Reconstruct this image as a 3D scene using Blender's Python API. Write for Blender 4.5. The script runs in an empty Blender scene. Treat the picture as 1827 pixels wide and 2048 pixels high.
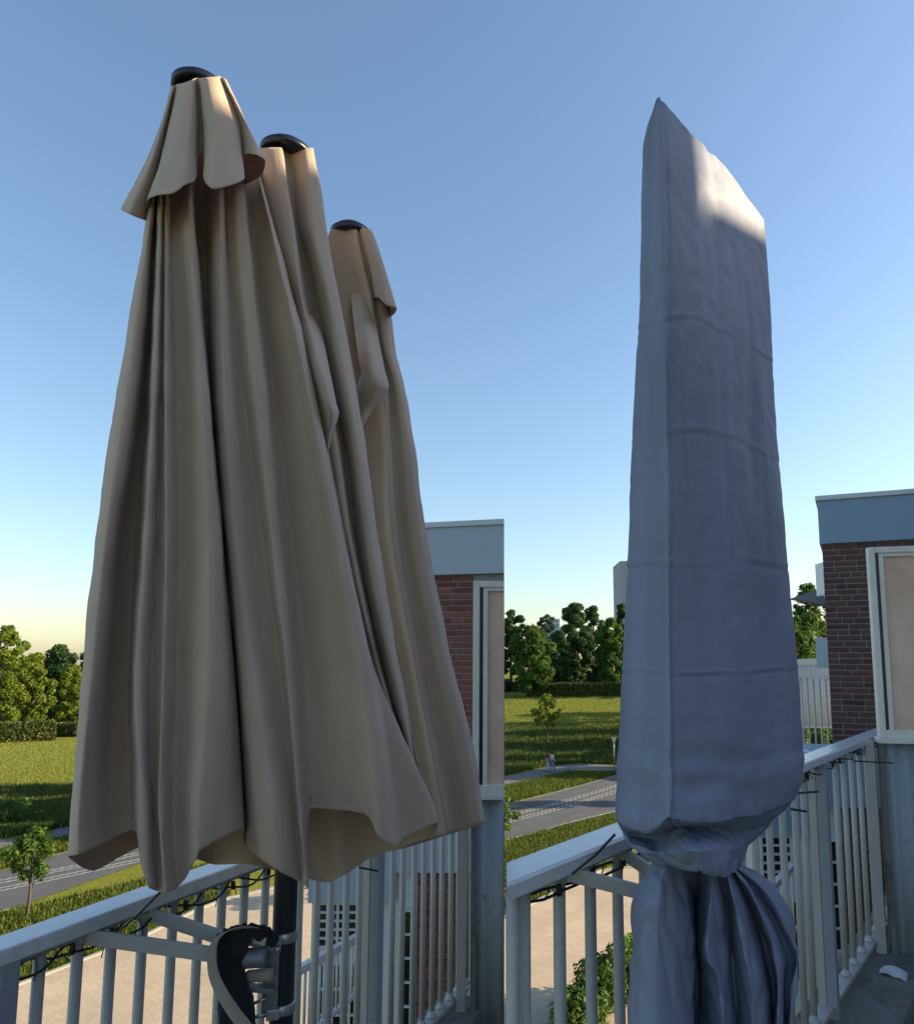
import bpy, bmesh, math, random
import numpy as np
from mathutils import Vector, Matrix, noise as mnoise

# ------------------------------------------------------------------ scene, camera, light
S = bpy.context.scene
COL = S.collection
R = math.radians
EYE = 1.6
F, CX, CY, PITCH = 1425.0, 1009.0, 1150.0, R(7.0)   # focal length and principal point in photo pixels
W, H = 1827.0, 2048.0

cam_d = bpy.data.cameras.new('camera')
cam = bpy.data.objects.new('camera', cam_d)
COL.objects.link(cam)
cam.location = (0, 0, EYE)
cam.rotation_euler = (R(90) + PITCH, 0, 0)
cam_d.sensor_fit = 'VERTICAL'
cam_d.sensor_height = 36
cam_d.lens = F / H * 36
cam_d.shift_x = -(CX - W / 2) / H
cam_d.shift_y = (CY - H / 2) / H
cam_d.clip_start = 0.05
cam_d.clip_end = 3000
S.camera = cam

SUN_AZ, SUN_EL = 84.0, 22.0      # degrees clockwise from the view direction, above the horizon
world = bpy.data.worlds.new('World')
S.world = world
world.use_nodes = True
wn = world.node_tree
wn.nodes.clear()
sky = wn.nodes.new('ShaderNodeTexSky')
sky.sky_type = 'NISHITA'
sky.sun_disc = False
sky.sun_elevation = R(SUN_EL)
sky.sun_rotation = R(SUN_AZ)
sky.air_density = 1.2
sky.dust_density = 0.9
sky.ozone_density = 2.6
bg = wn.nodes.new('ShaderNodeBackground')
bg.inputs['Strength'].default_value = 0.092
wo = wn.nodes.new('ShaderNodeOutputWorld')
wn.links.new(sky.outputs[0], bg.inputs[0])
wn.links.new(bg.outputs[0], wo.inputs[0])

sun_d = bpy.data.lights.new('sun', 'SUN')
sun_d.energy = 4.1
sun_d.angle = R(0.5)
sun_d.color = (1.0, 0.80, 0.52)
sun = bpy.data.objects.new('sun', sun_d)
COL.objects.link(sun)
sdir = Vector((math.sin(R(SUN_AZ)) * math.cos(R(SUN_EL)), math.cos(R(SUN_AZ)) * math.cos(R(SUN_EL)), math.sin(R(SUN_EL))))
sun.rotation_euler = sdir.to_track_quat('Z', 'Y').to_euler()

S.view_settings.view_transform = 'Standard'
S.view_settings.look = 'None'
S.view_settings.gamma = 1
S.view_settings.use_curve_mapping = False
S.view_settings.exposure = 1.36
S.render.engine = 'CYCLES'

# ------------------------------------------------------------------ helpers
rnd = random.Random(7)

def ray(u, v):
    xr, yr = (u - CX) / F, (CY - v) / F
    return Vector((xr, math.cos(PITCH) - yr * math.sin(PITCH), math.sin(PITCH) + yr * math.cos(PITCH)))

def P(u, v, d):                       # point at forward distance d metres
    r = ray(u, v)
    return Vector((0, 0, EYE)) + r * (d / r.y)

def PZ(u, v, z):                      # point on the level plane z
    r = ray(u, v)
    return Vector((0, 0, EYE)) + r * ((z - EYE) / r.z)

GZ = -7.3
def sstep(a, b, x):
    t = min(1, max(0, (x - a) / (b - a)))
    return t * t * (3 - 2 * t)
def ground(x, y):
    rise = 4.2 * sstep(58, 150, y) * sstep(-28, -2, x)
    rise += 1.0 * sstep(150, 320, y)
    return GZ + rise + 0.25 * math.sin(x * .05 + 1) * sstep(60, 100, y)

def PG(u, v, dz=0.0):                 # point where the sight line meets the terrain
    r = ray(u, v)
    t = 3.0
    prev = t
    while t < 900:
        p = Vector((0, 0, EYE)) + r * t
        if p.z < ground(p.x, p.y) + dz:
            break
        prev = t
        t *= 1.01
    a, b = prev, t
    for _ in range(24):
        m = (a + b) / 2
        p = Vector((0, 0, EYE)) + r * m
        if p.z < ground(p.x, p.y) + dz:
            b = m
        else:
            a = m
    return Vector((0, 0, EYE)) + r * b

def link(o, parent=None):
    COL.objects.link(o)
    if parent is not None:
        o.parent = parent
        o.matrix_parent_inverse = parent.matrix_basis.inverted()
    return o

def mesh_obj(name, verts, faces, mat, parent=None, smooth=False):
    me = bpy.data.meshes.new(name)
    me.from_pydata([tuple(v) for v in verts], [], faces)
    me.update()
    if mat:
        for m in (mat if isinstance(mat, (list, tuple)) else [mat]):
            me.materials.append(m)
    if smooth:
        me.polygons.foreach_set('use_smooth', [True] * len(me.polygons))
    return link(bpy.data.objects.new(name, me), parent)

def tag(o, label, cat, group=None):
    o['label'] = label
    o['category'] = cat
    if group:
        o['group'] = group
    return o

def struct(o):
    o['kind'] = 'structure'
    return o

def thing(name, loc, label, cat, group=None):
    o = bpy.data.objects.new(name, None)
    o.location = loc
    o.empty_display_size = .1
    COL.objects.link(o)
    return tag(o, label, cat, group)

class MB:
    def __init__(self):
        self.v, self.f = [], []
    def add(self, vs, fs):
        k = len(self.v)
        self.v += [Vector(p) for p in vs]
        self.f += [tuple(i + k for i in f) for f in fs]
        return self
    def obox(self, c, ax, ay, az, bev=0.0):     # centre and three half-axis vectors
        c = Vector(c); ax = Vector(ax); ay = Vector(ay); az = Vector(az)
        if not bev:
            vs = [c + ax * i + ay * j + az * k for k in (-1, 1) for j in (-1, 1) for i in (-1, 1)]
            return self.add(vs, [(0, 2, 3, 1), (4, 5, 7, 6), (0, 1, 5, 4), (2, 6, 7, 3), (0, 4, 6, 2), (1, 3, 7, 5)])
        ls = [ax.length, ay.length, az.length]
        A = [ax.normalized(), ay.normalized(), az.normalized()]
        bm = bmesh.new()
        bmesh.ops.create_cube(bm, size=2)
        for vv in bm.verts:
            vv.co = Vector((vv.co.x * ls[0], vv.co.y * ls[1], vv.co.z * ls[2]))
        bmesh.ops.bevel(bm, geom=bm.edges[:], offset=bev, segments=2, affect='EDGES', profile=.6)
        bm.verts.index_update()
        vs = [c + A[0] * q.co.x + A[1] * q.co.y + A[2] * q.co.z for q in bm.verts]
        fs = [tuple(x.index for x in f.verts) for f in bm.faces]
        bm.free()
        return self.add(vs, fs)
    def box(self, x0, x1, y0, y1, z0, z1, bev=0):
        return self.obox(((x0 + x1) / 2, (y0 + y1) / 2, (z0 + z1) / 2), ((x1 - x0) / 2, 0, 0), (0, (y1 - y0) / 2, 0), (0, 0, (z1 - z0) / 2), bev)
    def bar(self, a, b, w, h, up=(0, 0, 1), bev=0.0):   # rectangular bar from a to b: width w, height h
        a, b, up = Vector(a), Vector(b), Vector(up)
        d = (b - a)
        s = d.cross(up).normalized()
        n = s.cross(d).normalized()
        return self.obox((a + b) / 2, d / 2, s * (w / 2), n * (h / 2), bev)
    def tube(self, pts, r, n=8, cap=True):
        pts = [Vector(p) for p in pts]
        rs = r if isinstance(r, (list, tuple)) else [r] * len(pts)
        k = len(self.v)
        t0 = (pts[1] - pts[0]).normalized()
        ref = Vector((0, 0, 1)) if abs(t0.z) < .9 else Vector((1, 0, 0))
        x = t0.cross(ref).normalized()
        for i, p in enumerate(pts):
            t = (pts[min(i + 1, len(pts) - 1)] - pts[max(i - 1, 0)]).normalized()
            x = (x - t * x.dot(t)).normalized()
            y = t.cross(x)
            for j in range(n):
                a = 2 * math.pi * j / n
                self.v.append(p + (x * math.cos(a) + y * math.sin(a)) * rs[i])
        for i in range(len(pts) - 1):
            for j in range(n):
                a, b = k + i * n + j, k + i * n + (j + 1) % n
                self.f.append((a, b, b + n, a + n))
        if cap:
            self.f.append(tuple(k + j for j in range(n))[::-1])
            self.f.append(tuple(k + (len(pts) - 1) * n + j for j in range(n)))
        return self
    def lathe(self, c, prof, n=24, ax=Vector((0, 0, 1))):   # prof: (radius, height)
        c = Vector(c)
        ax = Vector(ax).normalized()
        ref = Vector((1, 0, 0)) if abs(ax.x) < .9 else Vector((0, 1, 0))
        x = ax.cross(ref).normalized(); y = ax.cross(x)
        k = len(self.v)
        for (r, h) in prof:
            for j in range(n):
                a = 2 * math.pi * j / n
                self.v.append(c + ax * h + (x * math.cos(a) + y * math.sin(a)) * r)
        for i in range(len(prof) - 1):
            for j in range(n):
                a, b = k + i * n + j, k + i * n + (j + 1) % n
                self.f.append((a, b, b + n, a + n))
        self.f.append(tuple(k + j for j in range(n))[::-1])
        self.f.append(tuple(k + (len(prof) - 1) * n + j for j in range(n)))
        return self
    def build(self, name, mat, parent=None, smooth=False):
        return mesh_obj(name, self.v, self.f, mat, parent, smooth)

# ------------------------------------------------------------------ materials
def new_mat(name):
    m = bpy.data.materials.new(name)
    m.use_nodes = True
    nt = m.node_tree
    b = nt.nodes['Principled BSDF']
    return m, nt, b

def node(nt, t, **kw):
    n = nt.nodes.new(t)
    for k, v in kw.items():
        if k.startswith('i_'):
            n.inputs[k[2:].replace('_', ' ')].default_value = v
        else:
            setattr(n, k, v)
    return n

def ramp(nt, fac, stops):
    r = nt.nodes.new('ShaderNodeValToRGB')
    el = r.color_ramp.elements
    el[0].position, el[0].color = stops[0][0], (*stops[0][1], 1)
    el[1].position, el[1].color = stops[-1][0], (*stops[-1][1], 1)
    for p, c in stops[1:-1]:
        e = el.new(p); e.color = (*c, 1)
    nt.links.new(fac, r.inputs[0])
    return r.outputs[0]

def mul(c, k):
    return tuple(x * k for x in c)

def plain(name, col, rough=.6, metal=0.0, var=.12, scale=6.0, bump=0.0, bscale=60, spec=.5, coords='Object'):
    m, nt, b = new_mat(name)
    tc = node(nt, 'ShaderNodeTexCoord')
    n1 = node(nt, 'ShaderNodeTexNoise', i_Scale=scale, i_Detail=6.0, i_Roughness=.65)
    nt.links.new(tc.outputs[coords], n1.inputs['Vector'])
    c = ramp(nt, n1.outputs['Fac'], [(.3, mul(col, 1 - var)), (.7, mul(col, 1 + var))])
    nt.links.new(c, b.inputs['Base Color'])
    b.inputs['Roughness'].default_value = rough
    b.inputs['Metallic'].default_value = metal
    b.inputs['Specular IOR Level'].default_value = spec
    if bump:
        n2 = node(nt, 'ShaderNodeTexNoise', i_Scale=bscale, i_Detail=4.0)
        nt.links.new(tc.outputs[coords], n2.inputs['Vector'])
        bp = node(nt, 'ShaderNodeBump', i_Strength=bump, i_Distance=.01)
        nt.links.new(n2.outputs['Fac'], bp.inputs['Height'])
        nt.links.new(bp.outputs[0], b.inputs['Normal'])
    return m

def weathered(name, col, dirt, rough=.45, amount=.55, scale=9, spec=.5):   # paint with blotchy wear and grime
    m, nt, b = new_mat(name)
    tc = node(nt, 'ShaderNodeTexCoord')
    n1 = node(nt, 'ShaderNodeTexNoise', i_Scale=scale, i_Detail=9.0, i_Roughness=.7)
    n2 = node(nt, 'ShaderNodeTexNoise', i_Scale=scale * 7, i_Detail=5.0, i_Roughness=.7)
    nt.links.new(tc.outputs['Object'], n1.inputs['Vector'])
    nt.links.new(tc.outputs['Object'], n2.inputs['Vector'])
    c = ramp(nt, n1.outputs['Fac'], [(.35, mul(col, .9)), (amount, col), (amount + .22, dirt)])
    mx = node(nt, 'ShaderNodeMix', data_type='RGBA', blend_type='MULTIPLY')
    mx.inputs['Factor'].default_value = .5
    nt.links.new(c, mx.inputs['A'])
    nt.links.new(ramp(nt, n2.outputs['Fac'], [(.3, (.75, .75, .75)), (.6, (1, 1, 1))]), mx.inputs['B'])
    nt.links.new(mx.outputs['Result'], b.inputs['Base Color'])
    b.inputs['Roughness'].default_value = rough
    b.inputs['Specular IOR Level'].default_value = spec
    bp = node(nt, 'ShaderNodeBump', i_Strength=.15, i_Distance=.004)
    nt.links.new(n2.outputs['Fac'], bp.inputs['Height'])
    nt.links.new(bp.outputs[0], b.inputs['Normal'])
    return m

def cloth_mat(name, col, rough=.9, trans=.12, weave=900, sheen=.25, noise_b=.06, nscale=6, spec=.2):
    m, nt, b = new_mat(name)
    tc = node(nt, 'ShaderNodeTexCoord')
    n1 = node(nt, 'ShaderNodeTexNoise', i_Scale=3.0, i_Detail=5.0)
    nt.links.new(tc.outputs['Object'], n1.inputs['Vector'])
    mp = node(nt, 'ShaderNodeMapping')
    mp.inputs['Scale'].default_value = (2.2, 2.2, .5)
    nt.links.new(tc.outputs['Object'], mp.inputs['Vector'])
    nt.links.new(mp.outputs[0], n1.inputs['Vector'])
    c = ramp(nt, n1.outputs['Fac'], [(.28, mul(col, .86)), (.5, col), (.72, mul(col, 1.09))])
    nt.links.new(c, b.inputs['Base Color'])
    b.inputs['Roughness'].default_value = rough
    b.inputs['Specular IOR Level'].default_value = spec
    b.inputs['Sheen Weight'].default_value = sheen
    b.inputs['Sheen Roughness'].default_value = .6
    wv = node(nt, 'ShaderNodeTexNoise', i_Scale=weave, i_Detail=2.0)
    nt.links.new(tc.outputs['Object'], wv.inputs['Vector'])
    n2 = node(nt, 'ShaderNodeTexNoise', noise_type='RIDGED_MULTIFRACTAL', i_Scale=nscale, i_Detail=3.0, i_Distortion=.4)
    nt.links.new(tc.outputs['Object'], n2.inputs['Vector'])
    b1 = node(nt, 'ShaderNodeBump', i_Strength=.15, i_Distance=.001)
    nt.links.new(wv.outputs['Fac'], b1.inputs['Height'])
    b2 = node(nt, 'ShaderNodeBump', i_Strength=noise_b, i_Distance=.01)
    nt.links.new(n2.outputs['Fac'], b2.inputs['Height'])
    nt.links.new(b1.outputs[0], b2.inputs['Normal'])
    nt.links.new(b2.outputs[0], b.inputs['Normal'])
    if trans:
        tl = node(nt, 'ShaderNodeBsdfTranslucent')
        tl.inputs['Color'].default_value = (col[0] * 1.6, col[1] * .95, col[2] * .5, 1)
        mx = node(nt, 'ShaderNodeMixShader')
        mx.inputs[0].default_value = trans
        nt.links.new(b.outputs[0], mx.inputs[1])
        nt.links.new(tl.outputs[0], mx.inputs[2])
        nt.links.new(mx.outputs[0], nt.nodes['Material Output'].inputs['Surface'])
    return m

def leaf_mat(name, col, hi, trans=.35):
    m, nt, b = new_mat(name)
    geo = node(nt, 'ShaderNodeNewGeometry')
    c = ramp(nt, geo.outputs['Random Per Island'], [(0, mul(col, .7)), (.6, col), (1, hi)])
    nt.links.new(c, b.inputs['Base Color'])
    b.inputs['Roughness'].default_value = .6
    b.inputs['Specular IOR Level'].default_value = .25
    tl = node(nt, 'ShaderNodeBsdfTranslucent')
    nt.links.new(c, tl.inputs['Color'])
    mx = node(nt, 'ShaderNodeMixShader')
    mx.inputs[0].default_value = trans
    nt.links.new(b.outputs[0], mx.inputs[1])
    nt.links.new(tl.outputs[0], mx.inputs[2])
    nt.links.new(mx.outputs[0], nt.nodes['Material Output'].inputs['Surface'])
    return m

M = {}
M['taupe'] = cloth_mat('taupe_cloth', (.54, .412, .312))
M['cover'] = cloth_mat('cover_cloth', (.225, .255, .355), rough=.52, trans=0.0, weave=700, sheen=0, noise_b=.16, nscale=7, spec=.17)
M['navy'] = plain('navy_plastic', (.010, .013, .028), rough=.35, var=.1)
M['mast'] = plain('dark_mast', (.022, .024, .03), rough=.4, var=.2)
M['rail'] = weathered('grey_rail_paint', (.44, .425, .395), (.30, .265, .22), rough=.42, amount=.6)
M['railtop'] = weathered('handrail_paint', (.70, .71, .72), (.58, .58, .58), rough=.2, amount=.6, scale=4)
M['darkpost'] = weathered('post_paint', (.30, .32, .36), (.22, .22, .22), rough=.45, amount=.6)
M['frame'] = weathered('white_frame_paint', (.78, .74, .66), (.5, .45, .38), rough=.5, amount=.58, scale=7)
M['black'] = plain('black_plastic', (.012, .012, .014), rough=.5, var=.2)
M['steel'] = plain('galvanised_steel', (.45, .46, .46), rough=.42, metal=.8, var=.2, scale=40)
M['clamp'] = plain('clamp_grey', (.20, .20, .20), rough=.55, metal=.4, var=.2, scale=30)
M['webbing'] = cloth_mat('beige_webbing', (.30, .24, .19), trans=0, noise_b=.1)
M['blackcloth'] = cloth_mat('black_cloth', (.012, .012, .016), trans=0, rough=.8, sheen=.1)
M['fascia'] = plain('fascia_metal', (.36, .42, .50), rough=.45, var=.05, scale=1.2)
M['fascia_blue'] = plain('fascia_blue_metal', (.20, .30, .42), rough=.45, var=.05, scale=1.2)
M['coping'] = plain('coping_metal', (.50, .55, .60), rough=.4, var=.08, scale=3)
M['mortar'] = plain('mortar', (.25, .24, .24), rough=.95, var=.15, scale=20, bump=.3)
M['concrete'] = weathered('weathered_concrete', (.19, .18, .165), (.075, .075, .06), rough=.95, amount=.48, scale=7)
M['floor'] = weathered('terrace_paving', (.17, .165, .16), (.10, .10, .10), rough=.95, amount=.5, scale=5)
M['corr'] = weathered('corrugated_panel', (.33, .37, .40), (.17, .18, .17), rough=.6, amount=.55, scale=7)
M['whiterail'] = weathered('white_rail_paint', (.62, .65, .67), (.48, .48, .46), rough=.4, amount=.6)
M['darkglass'] = plain('dark_window_glass', (.012, .014, .018), rough=.08, var=.1)
M['awning'] = cloth_mat('awning_cloth', (.13, .10, .085), trans=.05)
M['lwhite'] = plain('white_metal', (.62, .66, .70), rough=.4, var=.06)
M['whitecloth'] = cloth_mat('white_cloth', (.62, .62, .66), trans=.1)

def brick_mat(name, col):
    m, nt, b = new_mat(name)
    oi = node(nt, 'ShaderNodeObjectInfo')
    tc = node(nt, 'ShaderNodeTexCoord')
    n1 = node(nt, 'ShaderNodeTexNoise', i_Scale=30.0, i_Detail=6.0, i_Roughness=.7)
    nt.links.new(tc.outputs['Object'], n1.inputs['Vector'])
    c1 = ramp(nt, oi.outputs['Random'], [(0, mul(col, .62)), (.5, col), (1, (col[0] * 1.25, col[1] * 1.1, col[2]))])
    mx = node(nt, 'ShaderNodeMix', data_type='RGBA', blend_type='MULTIPLY')
    mx.inputs['Factor'].default_value = .8
    nt.links.new(c1, mx.inputs['A'])
    nt.links.new(ramp(nt, n1.outputs['Fac'], [(.3, (.6, .6, .62)), (.65, (1.05, 1, 1))]), mx.inputs['B'])
    nt.links.new(mx.outputs['Result'], b.inputs['Base Color'])
    b.inputs['Roughness'].default_value = .9
    bp = node(nt, 'ShaderNodeBump', i_Strength=.5, i_Distance=.004)
    nt.links.new(n1.outputs['Fac'], bp.inputs['Height'])
    nt.links.new(bp.outputs[0], b.inputs['Normal'])
    return m
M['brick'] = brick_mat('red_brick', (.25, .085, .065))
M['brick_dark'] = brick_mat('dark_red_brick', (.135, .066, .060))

def wired_glass():
    m, nt, b = new_mat('wired_glass')
    tc = node(nt, 'ShaderNodeTexCoord')
    n1 = node(nt, 'ShaderNodeTexNoise', i_Scale=5.0, i_Detail=6.0)
    nt.links.new(tc.outputs['Object'], n1.inputs['Vector'])
    n2 = node(nt, 'ShaderNodeTexNoise', i_Scale=45.0, i_Detail=2.0)
    nt.links.new(tc.outputs['Object'], n2.inputs['Vector'])
    wv = node(nt, 'ShaderNodeTexWave', wave_type='BANDS', bands_direction='Z', i_Scale=26.0, i_Distortion=.15)
    nt.links.new(tc.outputs['Object'], wv.inputs['Vector'])
    c = ramp(nt, n1.outputs['Fac'], [(.3, (.66, .43, .32)), (.7, (.88, .62, .48))])
    mx = node(nt, 'ShaderNodeMix', data_type='RGBA')
    nt.links.new(ramp(nt, n2.outputs['Fac'], [(.66, (0, 0, 0)), (.74, (.55, .55, .55))]), mx.inputs['Factor'])
    nt.links.new(c, mx.inputs['A'])
    mx.inputs['B'].default_value = (.55, .52, .5, 1)
    nt.links.new(mx.outputs['Result'], b.inputs['Base Color'])
    b.inputs['Roughness'].default_value = .4
    b.inputs['Transmission Weight'].default_value = .12
    bp = node(nt, 'ShaderNodeBump', i_Strength=.25, i_Distance=.002)
    nt.links.new(wv.outputs['Fac'], bp.inputs['Height'])
    nt.links.new(bp.outputs[0], b.inputs['Normal'])
    return m
M['glass'] = wired_glass()

M['leaf_dark'] = leaf_mat('dark_leaves', (.045, .10, .034), (.10, .17, .04), .38)
M['leaf_mid'] = leaf_mat('green_leaves', (.075, .145, .024), (.15, .22, .035), .4)
M['leaf_yellow'] = leaf_mat('yellow_green_leaves', (.15, .215, .022), (.27, .31, .04), .45)
M['leaf_far'] = leaf_mat('far_leaves', (.06, .10, .07), (.11, .14, .09), .3)
M['hedge'] = leaf_mat('hedge_leaves', (.055, .085, .022), (.22, .20, .035), .3)
M['bark'] = plain('bark', (.09, .07, .055), rough=.95, var=.35, scale=14, bump=.6, bscale=20)

def grass_ground():
    m, nt, b = new_mat('meadow_turf')
    tc = node(nt, 'ShaderNodeTexCoord')
    n1 = node(nt, 'ShaderNodeTexNoise', i_Scale=.16, i_Detail=7.0, i_Roughness=.6)
    n2 = node(nt, 'ShaderNodeTexNoise', i_Scale=3.2, i_Detail=8.0, i_Roughness=.75)
    for n in (n1, n2):
        nt.links.new(tc.outputs['Object'], n.inputs['Vector'])
    c = ramp(nt, n1.outputs['Fac'], [(.35, (.13, .155, .024)), (.55, (.19, .20, .032)), (.7, (.25, .225, .04))])
    mx = node(nt, 'ShaderNodeMix', data_type='RGBA', blend_type='MULTIPLY')
    mx.inputs['Factor'].default_value = .7
    nt.links.new(c, mx.inputs['A'])
    nt.links.new(ramp(nt, n2.outputs['Fac'], [(.3, (.45, .5, .45)), (.7, (1.25, 1.2, 1.1))]), mx.inputs['B'])
    nt.links.new(mx.outputs['Result'], b.inputs['Base Color'])
    b.inputs['Roughness'].default_value = .95
    b.inputs['Specular IOR Level'].default_value = .1
    bp = node(nt, 'ShaderNodeBump', i_Strength=.6, i_Distance=.12)
    nt.links.new(n2.outputs['Fac'], bp.inputs['Height'])
    nt.links.new(bp.outputs[0], b.inputs['Normal'])
    return m
M['turf'] = grass_ground()
M['asphalt'] = plain('asphalt', (.075, .078, .085), rough=.9, var=.22, scale=1.1, bump=.3, bscale=30)
M['path'] = plain('path_asphalt', (.12, .12, .125), rough=.9, var=.15, scale=1.5, bump=.3, bscale=30)
M['paint'] = plain('road_paint', (.38, .38, .37), rough=.8, var=.25, scale=3)
M['kerb'] = plain('kerb_concrete', (.30, .29, .28), rough=.9, var=.15, scale=3)

def paver_mat():
    m, nt, b = new_mat('beige_pavers')
    tc = node(nt, 'ShaderNodeTexCoord')
    mp = node(nt, 'ShaderNodeMapping')
    mp.inputs['Rotation'].default_value = (0, 0, R(38))
    nt.links.new(tc.outputs['Object'], mp.inputs['Vector'])
    br = node(nt, 'ShaderNodeTexBrick', i_Scale=1.0)
    br.inputs['Brick Width'].default_value = .21
    br.inputs['Row Height'].default_value = .105
    br.inputs['Mortar Size'].default_value = .006
    br.inputs['Color1'].default_value = (.39, .315, .225, 1)
    br.inputs['Color2'].default_value = (.45, .37, .27, 1)
    br.inputs['Mortar'].default_value = (.33, .27, .20, 1)
    nt.links.new(mp.outputs[0], br.inputs['Vector'])
    n1 = node(nt, 'ShaderNodeTexNoise', i_Scale=.6, i_Detail=6.0)
    nt.links.new(tc.outputs['Object'], n1.inputs['Vector'])
    mx = node(nt, 'ShaderNodeMix', data_type='RGBA', blend_type='MULTIPLY')
    mx.inputs['Factor'].default_value = .8
    nt.links.new(br.outputs['Color'], mx.inputs['A'])
    nt.links.new(ramp(nt, n1.outputs['Fac'], [(.3, (.82, .82, .82)), (.7, (1.1, 1.08, 1.05))]), mx.inputs['B'])
    nt.links.new(mx.outputs['Result'], b.inputs['Base Color'])
    b.inputs['Roughness'].default_value = .9
    return m
M['paver'] = paver_mat()

# ------------------------------------------------------------------ terrain, road, path, paving
def build_ground():
    xs = np.concatenate([np.linspace(-700, -90, 20), np.linspace(-80, 80, 81), np.linspace(90, 700, 20)])
    ys = np.concatenate([np.linspace(-150, 0, 6), np.linspace(4, 200, 99), np.linspace(210, 1500, 30)])
    vs = [(x, y, ground(x, y)) for y in ys for x in xs]
    n = len(xs)
    fs = [(j * n + i, j * n + i + 1, (j + 1) * n + i + 1, (j + 1) * n + i) for j in range(len(ys) - 1) for i in range(n - 1)]
    struct(mesh_obj('ground', vs, fs, M['turf'], None, True))
build_ground()

def catmull(pts, n):
    out = []
    m = len(pts)
    for i in range(m - 1):
        p0, p1, p2, p3 = pts[max(i - 1, 0)], pts[i], pts[i + 1], pts[min(i + 2, m - 1)]
        for k in range(n):
            t = k / n
            out.append(.5 * ((2 * p1) + (p2 - p0) * t + (2 * p0 - 5 * p1 + 4 * p2 - p3) * t * t + (3 * p1 - p0 - 3 * p2 + p3) * t ** 3))
    out.append(pts[-1])
    return out

def ribbon(name, ea, eb, mat, dz, parent=None, n=8, across=6):
    a, b = catmull(ea, n), catmull(eb, n)
    vs = []
    for p, q in zip(a, b):
        for k in range(across + 1):
            r = p.lerp(q, k / across)
            vs.append((r.x, r.y, ground(r.x, r.y) + dz))
    w = across + 1
    fs = [(i * w + k, i * w + k + 1, (i + 1) * w + k + 1, (i + 1) * w + k) for i in range(len(a) - 1) for k in range(across)]
    return mesh_obj(name, vs, fs, mat, parent, True)

def pg_list(lst):
    return [PG(u, v) for u, v in lst]

# road: one S-shaped street passing behind the houses; far edge and near edge
def run_on(pts, a, b):               # lengthen a straight stretch at both ends, in even steps
    d0 = pts[1] - pts[0]; d1 = pts[-1] - pts[-2]
    k0 = max(1, round(a / d0.length)); k1 = max(1, round(b / d1.length))
    return [pts[0] - d0 * i for i in range(k0, 0, -1)] + pts + [pts[-1] + d1 * i for i in range(1, k1 + 1)]
road_l = (run_on(pg_list([(0, 1744), (141, 1703), (274, 1678)]), 25, 9), run_on(pg_list([(0, 1827), (125, 1798), (287, 1759)]), 25, 9))
road_r = (run_on(pg_list([(1009, 1610), (1096, 1588), (1157, 1572), (1230, 1551)]), 6, 30), run_on(pg_list([(1009, 1683), (1066, 1670), (1127, 1651), (1230, 1626)]), 6, 30))
def marking(ed, par, f, w, dash=None):
    a, b = catmull(ed[0], 8), catmull(ed[1], 8)
    mid = [p.lerp(q, f) for p, q in zip(a, b)]
    lo = [p.lerp(q, f + w) for p, q in zip(a, b)]
    vs, fs = [], []
    for k in range(len(mid) - 1):
        segs = max(1, int((mid[k + 1] - mid[k]).length / dash)) if dash else 1
        for s in range(segs):
            t0, t1 = s / segs, (s + (.6 if dash else 1)) / segs
            n = len(vs)
            for r_, t in ((mid, t0), (mid, t1), (lo, t1), (lo, t0)):
                q = r_[k].lerp(r_[k + 1], t)
                vs.append((q.x, q.y, ground(q.x, q.y) + .036))
            fs.append((n, n + 1, n + 2, n + 3))
    mesh_obj('road_marking', vs, fs, M['paint'], par)
for ed in (road_l, road_r):
    n_ = min(len(ed[0]), len(ed[1]))
    road = struct(ribbon('road', ed[0], ed[1], M['asphalt'], .03))
    for f, w in ((.385, .02), (.44, .02), (.545, .02), (.60, .02)):
        marking(ed, road, f, w, .55)
    marking(ed, road, .015, .012); marking(ed, road, .975, .012)

# foot and cycle path beyond the road
pf = [Vector((-50, 38, 0))] + pg_list([(0, 1680), (141, 1655)]) + [Vector((-14, 41.5, 0))] + pg_list([(1009, 1554), (1050, 1545), (1105, 1533), (1157, 1529), (1230, 1533)]) + [Vector((16, 58, 0)), Vector((30, 56, 0))]
pn = [Vector((-50, 34.5, 0))] + pg_list([(0, 1699), (141, 1674)]) + [Vector((-14, 39, 0))] + pg_list([(1009, 1572), (1066, 1559), (1136, 1543), (1175, 1540), (1230, 1545)]) + [Vector((17, 54.5, 0)), Vector((30, 52, 0))]
struct(ribbon('path', pf, pn, M['path'], .03))

# sunlit brick forecourt below the terraces
qf = [Vector((-30, 14, 0))] + pg_list([(-60, 2010), (145, 1931), (291, 1873), (391, 1823), (457, 1798), (560, 1775)]) + [Vector((-5, 29, 0))] + pg_list([(1009, 1838), (1070, 1806), (1200, 1743)]) + [Vector((14, 35, 0)), Vector((34, 48, 0))]
qn = [Vector((-30, 4, 0)), Vector((-22, 4, 0)), Vector((-16, 4, 0)), Vector((-12, 4, 0)), Vector((-9, 4, 0)), Vector((-6.5, 4, 0)), Vector((-4, 4, 0)), Vector((-2, 4, 0)), Vector((0, 4, 0)), Vector((3, 4, 0)), Vector((8, 4, 0)), Vector((22, 8, 0)), Vector((40, 24, 0))]
poly = [(q.x, q.y, GZ + .034) for q in qf] + [(40, 24, GZ + .034), (22, 2, GZ + .034), (-30, 2, GZ + .034)]
struct(mesh_obj('forecourt_pavement', poly, [tuple(range(len(poly)))[::-1]], M['paver']))
kb = MB()
for q0, q1 in zip(qf[:-1], qf[1:]):
    kb.bar((q0.x, q0.y, GZ + .04), (q1.x, q1.y, GZ + .04), .14, .08)
struct(kb.build('forecourt_kerb', M['kerb']))

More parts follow.
